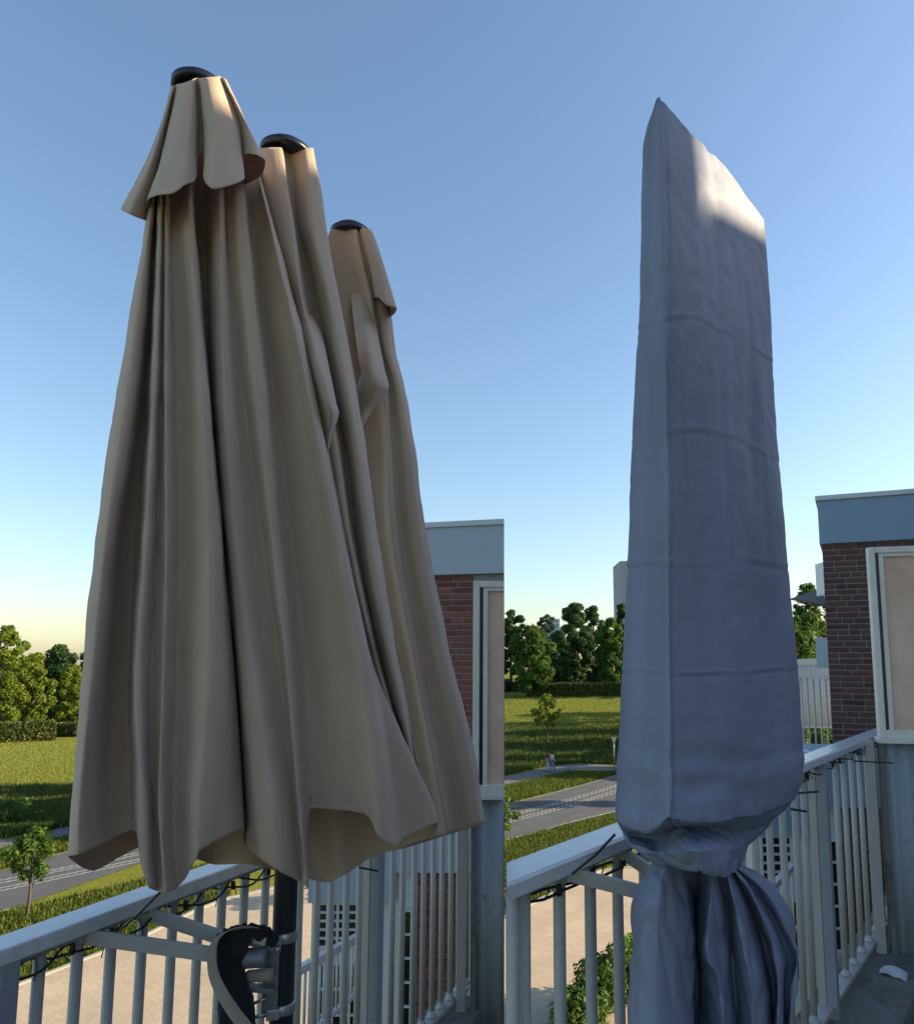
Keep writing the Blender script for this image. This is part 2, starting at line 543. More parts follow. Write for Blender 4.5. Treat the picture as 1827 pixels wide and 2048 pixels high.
# ------------------------------------------------------------------ draped cloth from nets of fold lines
def cr_eval(c, n, closed, sharp=0.0):
    # Catmull-Rom subdivision of control array c along axis 0
    m = c.shape[0]
    out = []
    for i in range(m if closed else m - 1):
        if closed:
            p0, p1, p2, p3 = c[(i - 1) % m], c[i], c[(i + 1) % m], c[(i + 2) % m]
        else:
            p0, p1, p2, p3 = c[max(i - 1, 0)], c[i], c[i + 1], c[min(i + 2, m - 1)]
        for k in range(n):
            t = k / n
            q = .5 * (2 * p1 + (p2 - p0) * t + (2 * p0 - 5 * p1 + 4 * p2 - p3) * t * t + (3 * p1 - p0 - 3 * p2 + p3) * t ** 3)
            s = sharp(i) if callable(sharp) else sharp
            out.append(q * (1 - s) + (p1 + (p2 - p1) * t) * s)
    if not closed:
        out.append(c[-1])
    return np.array(out)

def loft(name, net, mat, parent, nr=8, nc=6, closed=True, disp=None, thick=.002, flip=False, sharp=0.0, sharp_r=0.0):
    """net[row][col] = world point; rows run downwards, columns around the cloth."""
    c = np.array([[tuple(p) for p in row] for row in net], dtype=float)
    g = cr_eval(c, nr, False, sharp_r)
    g = np.swapaxes(cr_eval(np.swapaxes(g, 0, 1), nc, closed, sharp), 0, 1)
    nR, nC = g.shape[:2]
    if disp:
        if closed:
            du = np.roll(g, -1, 1) - np.roll(g, 1, 1)
        else:
            du = np.gradient(g, axis=1)
        dv = np.gradient(g, axis=0)
        nrm = np.cross(du, dv)
        nrm /= (np.linalg.norm(nrm, axis=2, keepdims=True) + 1e-9)
        for i in range(nR):
            for j in range(nC):
                g[i, j] += nrm[i, j] * disp(i / nr, j / nc, g[i, j])
    faces = []
    for i in range(nR - 1):
        for j in range(nC if closed else nC - 1):
            a, b = i * nC + j, i * nC + (j + 1) % nC
            f = (a, a + nC, b + nC, b)
            faces.append(f if not flip else f[::-1])
    o = mesh_obj(name, g.reshape(-1, 3).tolist(), faces, mat, parent, True)
    if thick:
        md = o.modifiers.new('thickness', 'SOLIDIFY')
        md.thickness = thick
        md.offset = 0
    return o

def nz(p, s, seed=0.0):
    return mnoise.noise(Vector((p[0] * s + seed, p[1] * s - seed, p[2] * s + 2 * seed)))

# ------------------------------------------------------------------ folded triple parasol (left terrace)
RAIL_L, BASE_L = EYE - .62, EYE - 1.72
mast_top = P(570, 1100, 2.02)
mast_xy = P(568, 1880, 2.02)
parasol = thing('parasol', (mast_xy.x, mast_xy.y, BASE_L), 'folded taupe three-topped parasol with dark mast at left railing', 'parasol')
MB().tube([(mast_xy.x, mast_xy.y, BASE_L), (mast_xy.x, mast_xy.y, EYE + 1.0)], .031, 20).build('mast', M['mast'], parasol, True)

def net_from(rows_v, cols, base, back, hemd=0.0):
    """cols: list of (u per row, delta, hem(u,v) or None); back: (u frac, v hem, delta) curves closing the ring."""
    net = []
    nrow = len(rows_v) + 1
    for k in range(nrow):
        row = []
        for us, dl, hem in cols:
            if k < nrow - 1:
                u, v = us[k], rows_v[k]
            else:
                u, v = hem
            dd = dl[k] if isinstance(dl, (list, tuple)) else dl * (.3, .6, .85, 1)[min(k, 3)]
            row.append(P(u, v, base(u, v) + dd + (hemd if k == nrow - 1 else 0)))
        for us, dl, hem in back:
            if k < nrow - 1:
                u, v = us[k], rows_v[k]
            else:
                u, v = hem
            row.append(P(u, v, base(u, v) + dl))
        net.append(row)
    return net

rowsA = [345, 480, 780, 1080, 1350, 1600]
gr = lambda a: [a * .5 + .07, a * .8 + .02, a * 1.15, a * 1.25, a * 1.25, a * 1.25, a * 1.2]     # folds open out towards the hem
colsA = [
    ([309, 286, 235, 192, 164, 146], gr(.03), (135, 1715)),
    ([312, 293, 250, 208, 180, 157], gr(-.035), (152, 1710)),
    ([314, 301, 272, 226, 200, 172], gr(-.02), (178, 1703)),
    ([315, 306, 284, 243, 222, 215], gr(.06), (221, 1681)),
    ([317, 310, 294, 272, 256, 260], gr(.085), (262, 1660)),
    ([318, 312, 299, 281, 265, 271], gr(.03), (276, 1668)),
    ([320, 316, 304, 288, 269, 277], gr(-.045), (282, 1742)),
    ([323, 321, 311, 297, 283, 291], gr(-.05), (300, 1774)),
    ([327, 327, 323, 314, 303, 305], gr(-.01), (315, 1782)),
    ([330, 330, 328, 327, 320, 316], gr(-.03), (325, 1785)),
    ([335, 334, 333, 335, 329, 322], gr(-.055), (333, 1786)),
    ([345, 343, 352, 357, 352, 345], gr(-.005), (352, 1777)),
    ([360, 362, 378, 381, 374, 366], gr(-.02), (370, 1757)),
    ([376, 380, 402, 416, 414, 396], gr(-.075), (394, 1708)),
    ([384, 387, 413, 437, 444, 432], gr(-.06), (428, 1686)),
    ([389, 392, 419, 446, 468, 482], gr(.01), (486, 1655)),
    ([392, 395, 420, 447, 470, 486], gr(.10), (484, 1676)),
    ([404, 408, 422, 448, 472, 489], gr(.13), (494, 1694)),
    ([420, 422, 426, 450, 475, 494], gr(.05), (503, 1704)),
    ([428, 431, 435, 458, 484, 508], gr(-.03), (522, 1720)),
    ([440, 443, 450, 475, 512, 548], gr(-.05), (560, 1743)),
    ([448, 449, 466, 497, 532, 574], gr(-.01), (588, 1756)),
    ([454, 454, 486, 525, 562, 588], gr(.012), (603, 1766)),
    ([472, 474, 506, 543, 574, 596], gr(-.03), (611, 1772)),
    ([486, 496, 530, 559, 585, 602], gr(-.02), (618, 1772)),
    ([488, 501, 537, 568, 593, 607], gr(.035), (613, 1690)),
    ([491, 508, 546, 582, 609, 622], gr(.065), (622, 1592)),
    ([498, 518, 560, 600, 632, 655], gr(.05), (658, 1597)),
    ([505, 531, 582, 632, 662, 692], gr(.02), (700, 1608)),
    ([510, 540, 600, 652, 690, 718], gr(-.01), (734, 1627)),
    ([515, 547, 616, 672, 722, 752], gr(-.05), (752, 1668)),
    ([517, 552, 627, 685, 744, 779], gr(-.035), (791, 1694)),
    ([518, 554, 630, 688, 749, 792], gr(.03), (808, 1678)),
    ([518, 556, 633, 692, 752, 857], gr(.05), (876, 1645)),
]
backA = [
    ([519, 557, 634, 694, 756, 855], .15, (860, 1674)),
    ([505, 530, 600, 650, 700, 740], .27, (738, 1717)),
    ([488, 500, 545, 590, 620, 660], .24, (684, 1752)),
    ([480, 480, 500, 530, 560, 600], .30, (645, 1764)),
    ([450, 450, 460, 480, 500, 520], .24, (505, 1729)),
    ([420, 410, 410, 410, 420, 430], .30, (428, 1729)),
    ([370, 360, 350, 340, 340, 340], .24, (394, 1719)),
    ([340, 330, 300, 280, 270, 260], .30, (290, 1690)),
    ([318, 300, 260, 220, 200, 195], .22, (186, 1742)),
]
baseA = lambda u, v: 1.62 + (u - 150) * .00058
def dispA(i, j, p):
    return .0035 * nz(p, 9) + .0012 * nz(p, 40, 3)
def dispH(i, j, p):                     # front canopy: hem tuck and panel seams
    d = dispA(i, j, p)
    if i > 5.9: d += .0022
    for s in (1.0, 10.0, 20.0, 31.0):
        d += .003 * math.exp(-((j - s) / .10) ** 2)
    return d
loft('canopy', net_from(rowsA, colsA, baseA, backA), M['taupe'], parasol, nr=18, nc=8, disp=dispH, sharp=.45)

rowsM = [296, 370, 460, 600, 741, 900, 1080, 1300]
colsM = [
    ([521, 524, 534, 578, 610, 645, 680, 730], .05, (806, 1590)),
    ([530, 538, 552, 590, 620, 655, 688, 738], -.02, (816, 1590)),
    ([548, 556, 570, 600, 632, 665, 695, 745], -.05, (826, 1590)),
    ([562, 573, 588, 606, 640, 676, 702, 750], -.05, (830, 1590)),
    ([565, 578, 591, 618, 646, 682, 707, 753], .04, (832, 1590)),
    ([578, 590, 598, 634, 652, 690, 712, 757], .07, (834, 1590)),
    ([594, 599, 607, 640, 661, 697, 720, 762], .02, (836, 1590)),
    ([606, 611, 619, 652, 676, 706, 730, 770], -.04, (839, 1590)),
    ([614, 622, 629, 660, 688, 716, 741, 779], -.05, (841, 1590)),
    ([624, 637, 651, 676, 703, 727, 752, 787], -.02, (844, 1590)),
]
backM = [
    ([625, 638, 652, 678, 706, 731, 756, 791], .07, (848, 1590)),
    ([605, 620, 630, 660, 690, 715, 740, 775], .17, (831, 1590)),
    ([560, 570, 585, 620, 650, 680, 705, 745], .19, (816, 1590)),
    ([528, 535, 548, 590, 620, 650, 685, 725], .15, (801, 1590)),
]
baseM = lambda u, v: 1.93 + (u - 520) * .0006
loft('canopy', net_from(rowsM, colsM, baseM, backM, .16), M['taupe'], parasol, nr=9, nc=7, disp=dispA, sharp=.45)

rowsR = [458, 520, 600, 700, 780, 900, 1080, 1300, 1500]
colsR = [
    ([661, 640, 650, 672, 690, 700, 720, 760, 795], .10, (780, 1702)),
    ([664, 668, 682, 700, 712, 720, 742, 778, 808], .06, (805, 1696)),
    ([670, 688, 705, 722, 733, 740, 758, 795, 830], .06, (835, 1684)),
    ([692, 706, 726, 742, 752, 762, 771, 812, 850], .04, (872, 1674)),
    ([710, 723, 741, 755, 768, 776, 786, 824, 862], -.03, (895, 1668)),
    ([716, 728, 747, 762, 778, 788, 803, 842, 882], .015, (918, 1662)),
    ([728, 742, 758, 771, 792, 806, 824, 866, 914], -.02, (944, 1654)),
    ([738, 756, 768, 781, 801, 820, 842, 886, 935], -.02, (960, 1649)),
    ([742, 763, 776, 790, 809, 829, 855, 898, 947], .03, (969, 1647)),
]
backR = [
    ([740, 760, 774, 788, 807, 826, 850, 893, 940], .10, (962, 1650)),
    ([715, 730, 748, 762, 778, 795, 815, 855, 900], .17, (900, 1668)),
    ([670, 660, 680, 700, 715, 730, 750, 785, 815], .17, (815, 1694)),
]
baseR = lambda u, v: 2.26 + (u - 660) * .0006
loft('canopy', net_from(rowsR, colsR, baseR, backR), M['taupe'], parasol, nr=9, nc=7, disp=dispA, sharp=.45)

# slack pouches of cloth hanging between the three tops
def patch(name, rows, parent, mat, nr=6, nc=6):
    return loft(name, [[P(*p) for p in r] for r in rows], mat, parent, nr, nc, closed=False)
patch('fold', [
    [(588, 590, 2.02), (594, 596, 2.01), (600, 600, 2.03)],
    [(604, 655, 1.95), (620, 656, 1.92), (640, 660, 1.99)],
    [(620, 735, 1.90), (640, 735, 1.84), (659, 742, 1.94)],
    [(632, 790, 1.91), (655, 800, 1.84), (672, 806, 1.92)],
    [(640, 830, 1.92), (662, 830, 1.86), (677, 828, 1.93)],
    [(650, 880, 1.94), (658, 872, 1.91), (668, 858, 1.97)],
    [(654, 906, 1.96), (656, 904, 1.95), (658, 898, 1.98)]], parasol, M['taupe'])
patch('fold', [
    [(698, 560, 2.38), (718, 560, 2.37), (738, 565, 2.38)],
    [(708, 650, 2.26), (732, 650, 2.25), (754, 660, 2.30)],
    [(718, 720, 2.20), (744, 725, 2.14), (768, 735, 2.24)],
    [(723, 745, 2.19), (748, 760, 2.12), (777, 772, 2.23)],
    [(712, 780, 2.21), (738, 790, 2.15), (768, 788, 2.24)],
    [(712, 820, 2.22), (728, 820, 2.20), (745, 818, 2.26)],
    [(716, 855, 2.25), (721, 855, 2.24), (727, 852, 2.27)]], parasol, M['taupe'])

# vent flaps
def flap(cols, base, rowsn=3):
    net = []
    for k in range(rowsn):
        net.append([P(c[k][0], c[k][1], base + c[-1] * (.35 + .65 * k / (rowsn - 1))) for c in cols])
    return net
colsF = [
    ((344, 173), (303, 298), (243, 418), .05), ((347, 172), (308, 308), (258, 427), -.01), ((350, 171), (315, 318), (280, 437), .02), ((353, 170), (322, 325), (296, 440), .07),
    ((356, 169), (324, 312), (294, 402), .00), ((364, 166), (338, 292), (312, 391), -.06), ((376, 162), (358, 282), (345, 386), -.09),
    ((386, 158), (378, 272), (368, 370), -.085), ((391, 157), (390, 265), (390, 360), -.05), ((394, 156), (396, 232), (397, 312), .02),
    ((396, 156), (403, 230), (409, 311), .03), ((399, 156), (412, 266), (408, 358), -.05), ((412, 155), (430, 268), (424, 377), -.09),
    ((426, 154), (453, 262), (460, 371), -.07), ((438, 153), (473, 258), (488, 357), -.01), ((441, 154), (480, 245), (479, 316), .04),
    ((444, 155), (488, 245), (497, 308), .0), ((449, 158), (497, 258), (516, 311), -.01), ((452, 160), (502, 268), (530, 321), .05), ((453, 162), (500, 270), (522, 352), .12),
    ((440, 162), (465, 275), (480, 372), .20), ((395, 162), (400, 280), (400, 385), .23), ((352, 172), (320, 300), (300, 420), .18),
]
loft('vent_flap', flap(colsF, 1.70), M['taupe'], parasol, nr=14, nc=6, disp=lambda i, j, p: .0025 * nz(p, 14), sharp=.35)
colsG = [
    ((728, 456), (745, 530), (758, 596), -.02), ((736, 458), (755, 532), (772, 610), -.05), ((742, 462), (768, 535), (793, 618), -.01), ((741, 464), (765, 540), (778, 634), .08),
    ((725, 464), (745, 540), (755, 625), .12), ((720, 460), (738, 535), (748, 600), .05)]
loft('vent_flap', flap(colsG, 2.27), M['taupe'], parasol, nr=10, nc=6)

def cap(u, v, d, r, tilt=0.0):
    c = P(u, v, d)
    ax = Vector((tilt, -.05, 1))
    o = MB().lathe(c, [(r * .9, -.016), (r * 1.02, -.014), (r * 1.02, .004), (r * .9, .006), (r * .88, .010), (r * .8, .017), (r * .62, .025), (r * .36, .031), (r * .1, .033)], 32, ax).build('cap', M['navy'], parasol, True)
    return o
cap(399, 176, 1.78, .070)
cap(572, 304, 2.00, .074)
cap(701, 466, 2.335, .068)

# ------------------------------------------------------------------ grey parasol cover (right terrace)
RAIL_R, BASE_R = EYE - .41, EYE - 1.51
cbase = P(1400, 2048, 1.45)
cover = thing('parasol_cover', (cbase.x, cbase.y, BASE_R), 'tall grey fabric cover tied around a folded parasol at right railing', 'parasol cover')
dL, dl1, dF, dr1, dr2, dR = 1.43, 1.35, 1.27, 1.36, 1.50, 1.68
covL = [(1314, 200), (1286, 290), (1281, 420), (1275, 662), (1262, 890), (1252, 1132), (1242, 1338), (1237, 1470), (1232, 1570), (1231, 1630), (1240, 1662), (1256, 1692), (1290, 1722), (1330, 1716)]
cov1 = [(1316, 197), (1303, 288), (1301, 420), (1302, 648), (1298, 875), (1294, 1128), (1290, 1342), (1286, 1470), (1282, 1575), (1288, 1664), (1300, 1674), (1318, 1706), (1338, 1734), (1355, 1722)]
covF = [(1317, 194), (1320, 288), (1321, 420), (1326, 641), (1331, 867), (1333, 1130), (1336, 1346), (1336, 1470), (1336, 1560), (1336, 1636), (1350, 1652), (1380, 1702), (1400, 1744), (1400, 1728)]
covG = [(1322, 198), (1332, 292), (1336, 422), (1340, 639), (1344, 865), (1346, 1130), (1349, 1346), (1349, 1470), (1350, 1562), (1352, 1640), (1372, 1655), (1404, 1702), (1424, 1750), (1420, 1732)]
cov2 = [(1380, 265), (1385, 335), (1391, 450), (1402, 637), (1412, 862), (1416, 1129), (1422, 1345), (1424, 1470), (1426, 1562), (1436, 1644), (1440, 1660), (1436, 1700), (1452, 1757), (1440, 1735)]
cov3 = [(1450, 334), (1456, 390), (1462, 490), (1478, 673), (1490, 880), (1500, 1122), (1516, 1340), (1522, 1470), (1526, 1556), (1520, 1630), (1496, 1662), (1478, 1700), (1476, 1740), (1462, 1730)]
covR = [(1527, 438), (1532, 478), (1536, 560), (1545, 726), (1557, 918), (1576, 1136), (1594, 1335), (1602, 1460), (1609, 1545), (1590, 1600), (1540, 1654), (1492, 1692), (1485, 1716), (1472, 1722)]
covB = [(1500, 410), (1508, 450), (1515, 560), (1520, 726), (1530, 918), (1545, 1130), (1560, 1335), (1566, 1460), (1570, 1545), (1560, 1610), (1520, 1656), (1486, 1690), (1478, 1706), (1468, 1712)]
covC = [(1360, 250), (1350, 320), (1350, 440), (1350, 650), (1345, 880), (1340, 1130), (1335, 1340), (1330, 1470), (1325, 1570), (1325, 1630), (1330, 1660), (1345, 1690), (1370, 1712), (1400, 1705)]
rec = [0, 0, 0, 0, 0, 0, 0, 0, 0, -.016, .12, .0, .02, .12]
netC = []
for k in range(14):
    q = 0 if k else .03     # top ridge is narrow
    e = rec[k]
    if k == 0:
        ds = [1.29, 1.28, 1.27, 1.28, 1.37, 1.50, 1.65, 1.63, 1.37]
    else:
        sh = min(1, .35 + k * .3)
        mid = 1.45
        ds = [1.27 + (x - 1.27) * sh if i < 4 else x for i, x in enumerate([dL, dl1, dF, 1.285, dr1, dr2, dR, 1.80, 1.62])]
        if k >= 10:
            w = (0, .12, .22, .8)[k - 10]
            ds = [x + (1.43 - x) * w for x in ds]
    cols9 = [covL, cov1, covF, covG, cov2, cov3, covR, covB, covC]
    ee = [e * (1 if i in (1, 2, 3, 4, 5) else .3) for i in range(9)]
    netC.append([P(c[k][0], c[k][1], d + x) for c, d, x in zip(cols9, ds, ee)])
CREASES = (3, 4, 5, 6)
def dispC(i, j, p):
    d = .0045 * nz(p, 4) + .0012 * nz(p, 11, 5)
    for c in CREASES:                       # horizontal fold creases from the packet
        x = (i - c) * 20 + 1.2 * nz(p, 5, c)
        k = .38 + .75 * nz(p, 5, c * 3.1)
        d += k * (.0030 * math.exp(-((x - .55) / .5) ** 2) - .0038 * math.exp(-((x + .3) / .4) ** 2))
    for sj, w in ((2.0, .10), (3.0, .10)):     # seam ridge along the front edge
        d += .003 * math.exp(-((j - sj) / w) ** 2)
    # long vertical creases
    x = (j - 4.55 - .12 * math.sin(i * 1.3)) / .10
    d += .0035 * math.exp(-x * x) * (1 if i < 5.5 else .3)
    x = (j - 3.55 + .1 * math.sin(i * 2.1)) / .05
    d += .004 * math.exp(-x * x) * math.exp(-((i - 4.1) / .45) ** 2)
    d += .0018 * nz((p[0] * 2.5, p[1] * 2.5, p[2] * .5), 9, 7) * (1 if i < 6 else .4)
    d += .0030 * max(0, .32 - abs(nz((p[0] * 1.2 - p[2], p[1], p[2] * .9 + p[0]), 9, 6)))
    d += .0016 * abs(nz((p[0] * 1.6 + p[2] * .8, p[1], p[2] * 1.3 - p[0]), 16, 1))
    if i > 6.6:
        d += .006 * nz((p[0] * .6, p[1] * .6, p[2] * 2.6), 10, 2) * min(1, (i - 6.6))
    if i > 8.2:                             # crumpled cloth above the knot
        d += min(1, i - 8.2) * (.015 * max(0, .30 - abs(nz((p[0] * 1.3 + p[2], p[1], p[2]), 11, 8))) - .005 * abs(nz(p, 15, 3)))
    return -d
loft('bag', netC, M['cover'], cover, nr=38, nc=24, sharp=.35, sharp_r=lambda i: .75 if i >= 8 else (.4 if i == 7 else 0), disp=lambda i, j, p: -dispC(i, j, p), thick=0)

rowsS = 6
colsS = [
    [(1312, 1722), (1287, 1760), (1270, 1800), (1264, 1870), (1258, 1950), (1254, 2130), .04],
    [(1322, 1724), (1300, 1762), (1286, 1806), (1280, 1870), (1274, 1950), (1272, 2130), -.03],
    [(1332, 1728), (1322, 1768), (1316, 1810), (1315, 1874), (1312, 1950), (1312, 2130), -.06],
    [(1346, 1732), (1346, 1775), (1350, 1815), (1352, 1880), (1352, 1950), (1348, 2130), -.055],
    [(1364, 1738), (1374, 1780), (1379, 1812), (1388, 1880), (1386, 1950), (1376, 2130), -.01],
    [(1378, 1740), (1382, 1785), (1384, 1820), (1391, 1885), (1389, 1950), (1380, 2130), .09],
    [(1396, 1742), (1394, 1790), (1392, 1830), (1393, 1890), (1392, 1950), (1392, 2130), .13],
    [(1406, 1744), (1402, 1795), (1397, 1840), (1396, 1900), (1404, 1950), (1420, 2130), .05],
    [(1424, 1746), (1420, 1800), (1414, 1850), (1412, 1915), (1436, 1962), (1452, 2130), -.06],
    [(1436, 1747), (1440, 1800), (1444, 1850), (1452, 1930), (1456, 1960), (1464, 2130), -.015],
    [(1446, 1747), (1454, 1800), (1462, 1850), (1464, 1890), (1466, 1950), (1484, 2130), .03],
    [(1454, 1746), (1466, 1800), (1478, 1850), (1490, 1915), (1500, 1970), (1506, 2130), -.07],
    [(1460, 1744), (1480, 1795), (1500, 1850), (1518, 1915), (1534, 1985), (1532, 2130), -.02],
    [(1464, 1742), (1488, 1785), (1509, 1838), (1530, 1895), (1546, 1985), (1542, 2130), .035],
    [(1468, 1740), (1498, 1780), (1524, 1835), (1546, 1895), (1556, 1960), (1550, 2130), -.06],
    [(1472, 1738), (1506, 1774), (1536, 1822), (1568, 1890), (1578, 1945), (1560, 2130), .02],
    [(1475, 1736), (1516, 1768), (1552, 1815), (1585, 1885), (1594, 1925), (1566, 2130), -.03],
    [(1478, 1734), (1536, 1762), (1582, 1822), (1596, 1890), (1592, 1940), (1568, 2130), .04],
]
backS = [
    [(1470, 1724), (1520, 1760), (1550, 1820), (1570, 1885), (1570, 1940), (1555, 2130), .16],
    [(1440, 1722), (1450, 1760), (1460, 1820), (1465, 1885), (1465, 1940), (1465, 2130), .22],
    [(1390, 1720), (1380, 1760), (1380, 1820), (1380, 1885), (1380, 1940), (1380, 2130), .22],
    [(1335, 1718), (1315, 1760), (1300, 1810), (1295, 1880), (1290, 1940), (1285, 2130), .16],
]
netS = []
for k in range(rowsS):
    amp = (.5, .85, 1, 1, 1, 1)[k]
    netS.append([P(c[k][0], c[k][1], 1.48 + (c[k][0] - 1400) * .0004 + c[-1] * 1.05 * amp) for c in colsS + backS])
loft('skirt', netS, M['cover'], cover, nr=22, nc=11, sharp=.55, disp=lambda i, j, p:   .009 * nz(p, 6) + .016 * max(0, .28 - abs(nz((p[0] * 1.5 + .4 * p[2], p[1], p[2] * .7), 12, 4))) - .004 * abs(nz((p[0], p[1], p[2] * .8), 20, 2)), thick=.0015)
# ------------------------------------------------------------------ railings
def rail_frame(A, B):
    d = (B - A); d.z = 0
    d.normalize()
    return d, Vector((-d.y, d.x, 0))       # along, outward (away from the camera)

def at_u(A, d, u):                          # distance along the rail where it crosses image column u
    q = (u - CX) / F
    return (q * A.y - A.x) / (d.x - q * d.y)

def make_railing(label, A, B, zt, zb, us_bal, posts, width, height, s0, s1, mitre=False):
    """A, B: two points on the front top edge; zt: top height, zb: foot height."""
    d, n = rail_frame(A, B)
    root = thing('railing', (A + d * (s0 + s1) / 2).xy.to_3d() + Vector((0, 0, zb)), label, 'railing')
    up = Vector((0, 0, 1))
    c0 = A + d * s0 + n * (width / 2); c1 = A + d * s1 + n * (width / 2)
    c0.z = c1.z = zt - height / 2
    if mitre:
        f0 = A - d * (A.x - .004) / d.x; b0 = A + n * width; b0 = b0 - d * (b0.x - .004) / d.x
        f1 = A + d * s1; b1 = f1 + n * width
        prof = [(0, -height), (0, -.006), (.006, 0), (width - .006, 0), (width, -.006), (width, -height)]
        vs = []
        for (o0, o1) in ((f0, b0), (f1, b1)):
            for w_, h_ in prof:
                pp = o0.lerp(o1, w_ / width); vs.append((pp.x, pp.y, zt + h_))
        N = len(prof)
        fs = [(i, (i + 1) % N, (i + 1) % N + N, i + N) for i in range(N)] + [tuple(range(N))[::-1], tuple(range(N, 2 * N))]
        mesh_obj('handrail', vs, fs, M['railtop'], root)
        c0 = c0 + d * .09
    else:
        MB().bar(c0, c1, width, height, up, .006).build('handrail', M['railtop'], root)
    e0, e1 = c0.copy(), c1.copy()
    e0.z = e1.z = zt - height - .008
    MB().bar(e0, e1, width * .45, .016, up).build('channel', M['darkpost'], root)
    me = MB().tube([(0, 0, 0), (0, 0, zt - height - .012 - zb - .05)], .0135, 12).build('baluster', M['rail'], root, True)
    foot = MB().lathe((0, 0, 0), [(.024, 0), (.024, .008), (.016, .016), (.014, .03)], 12).build('foot', M['rail'], me, True)
    firsts = True
    for u in us_bal:
        p = A + n * (width / 2); p = p + d * at_u(p, d, u)
        p.z = zb + .05
        if firsts:
            o = me; firsts = False
        else:
            o = me.copy(); COL.objects.link(o)
            f = foot.copy(); COL.objects.link(f); f.parent = o; f.matrix_parent_inverse = Matrix()
        o.location = p
        foot.matrix_parent_inverse = Matrix()
    b0 = A + d * (s0 + (.1 if mitre else 0)) + n * (width / 2); b1 = A + d * s1 + n * (width / 2)
    b0.z = b1.z = zb + .04
    MB().bar(b0, b1, .06, .02, up, .003).build('bottom_rail', M['rail'], root)
    for u in posts:
        p = A + n * (width / 2); p = p + d * at_u(p, d, u)
        h = zt - height - zb + .1
        q = p + n * .014
        po = MB().obox((q.x, q.y, zb - .1 + h / 2), d * .024, n * .016, up * (h / 2), .003).build('post', M['rail'], root)
        q = p - n * .0245
        MB().obox((q.x, q.y, zb - .1 + h / 2), d * .021, n * .022, up * (h / 2), .003).build('post_dark_half', M['darkpost'], po)  # second, darker bar makes up the other half of the post
    return root, d, n

AL = PZ(0, 1903, RAIL_L); BL = PZ(893, 1577, RAIL_L)
rail_l, dirL, nL = make_railing('grey tubular balcony railing below the taupe parasol', AL, BL, RAIL_L, BASE_L,
    [-60, 4, 131, 201.6, 264, 322, 378, 427, 470, 512, 552, 588, 618, 651, 678, 707, 732, 795, 814, 836, 854, 872, 889, 906, 921, 936],
    [52, 756], .095, .036, -.25, at_u(AL, rail_frame(AL, BL)[0], 948))
AR = PZ(1009, 1770, RAIL_R); BR = PZ(1755, 1468, RAIL_R)
rail_r, dirR, nR_ = make_railing('grey tubular balcony railing behind the grey parasol cover', AR, BR, RAIL_R, BASE_R,
    [1024, 1045.5, 1113, 1172, 1224.5, 1275, 1322, 1366, 1402, 1435, 1464, 1491, 1519, 1545, 1570, 1588, 1652, 1668, 1684, 1699, 1714, 1728, 1742, 1755, 1768, 1780],
    [1614], .093, .032, .015, at_u(AR, rail_frame(AR, BR)[0], 1772), True)

# black light cable wound under the handrails, with cable-tie tails
def cable(A, d, n, width, zt, u0, u1, label, ties, seed, sag=.03):
    r = random.Random(seed)
    s0, s1 = at_u(A, d, u0), at_u(A, d, u1)
    root = thing('light_cable', (A + d * (s0 + s1) / 2).xy.to_3d() + Vector((0, 0, zt - .05)), label, 'cable')
    for k in range(2):
        pts = []
        N = 60
        for i in range(N + 1):
            s = s0 + (s1 - s0) * i / N
            p = A + d * s + n * (width * (.28 + .1 * k) + .02 * math.sin(i * .9 + k * 2))
            p.z = zt - .052 - sag * abs(math.sin(i * .42 + k * 1.3)) + r.uniform(-.004, .004)
            pts.append(p)
        MB().tube(catmull(pts, 2), .0032, 6).build('cable', M['black'], root, True)
    for i in range(ties):
        s = s0 + (s1 - s0) * (i + r.uniform(.2, .8)) / ties
        p = A + d * s + n * (width * .3)
        p.z = zt - .055
        q = p + Vector((r.uniform(-.04, .04), r.uniform(-.02, .02), r.uniform(-.07, -.015)))
        if A.x > -.1: q.x = max(q.x, .03)
        MB().tube([p, p.lerp(q, .5) + Vector((.004, 0, .003)), q], .0016, 5).build('tie_tail', M['black'], root)
    for i in range(ties // 2):
        s = s0 + (s1 - s0) * (i + r.uniform(.2, .8)) / (ties // 2)
        p = A + d * s + n * (width * .3)
        p.z = zt - .062
        MB().lathe(p, [(.006, -.018), (.007, 0), (.005, .006)], 8).build('socket', M['black'], root)
    return root
cl = cable(AL, dirL, nL, .095, RAIL_L, -40, 900, 'thin black light cable wound under the railing by the taupe parasol', 26, 3)
p0 = P(240, 1860, 1.76); p1 = P(322, 1783, 1.70)
MB().tube([p0, p0.lerp(p1, .5) + Vector((0, -.004, -.004)), p1], .0028, 6).build('tie_tail', M['black'], cl)
MB().tube([P(718, 1735, 2.7), P(756, 1742, 2.7)], .004, 6).build('tie_tail', M['black'], cl)
cr = cable(AR, dirR, nR_, .093, RAIL_R, 1082, 1745, 'thin black light cable wound under the railing by the grey cover', 22, 5, .024)
p0 = P(1143, 1748, 1.42); p1 = P(1229, 1669, 1.38)
MB().tube([p0, p0.lerp(p1, .55) + Vector((0, -.003, -.004)), p1], .0028, 6).build('tie_tail', M['black'], cr)
for a, b, dd in (((1580, 1618), (1612, 1623), 2.2), ((1595, 1586), (1636, 1583), 2.5), ((1705, 1522), (1785, 1526), 3.6)):
    MB().tube([P(*a, dd), P(*b, dd)], .004, 6).build('tie_tail', M['black'], cr)

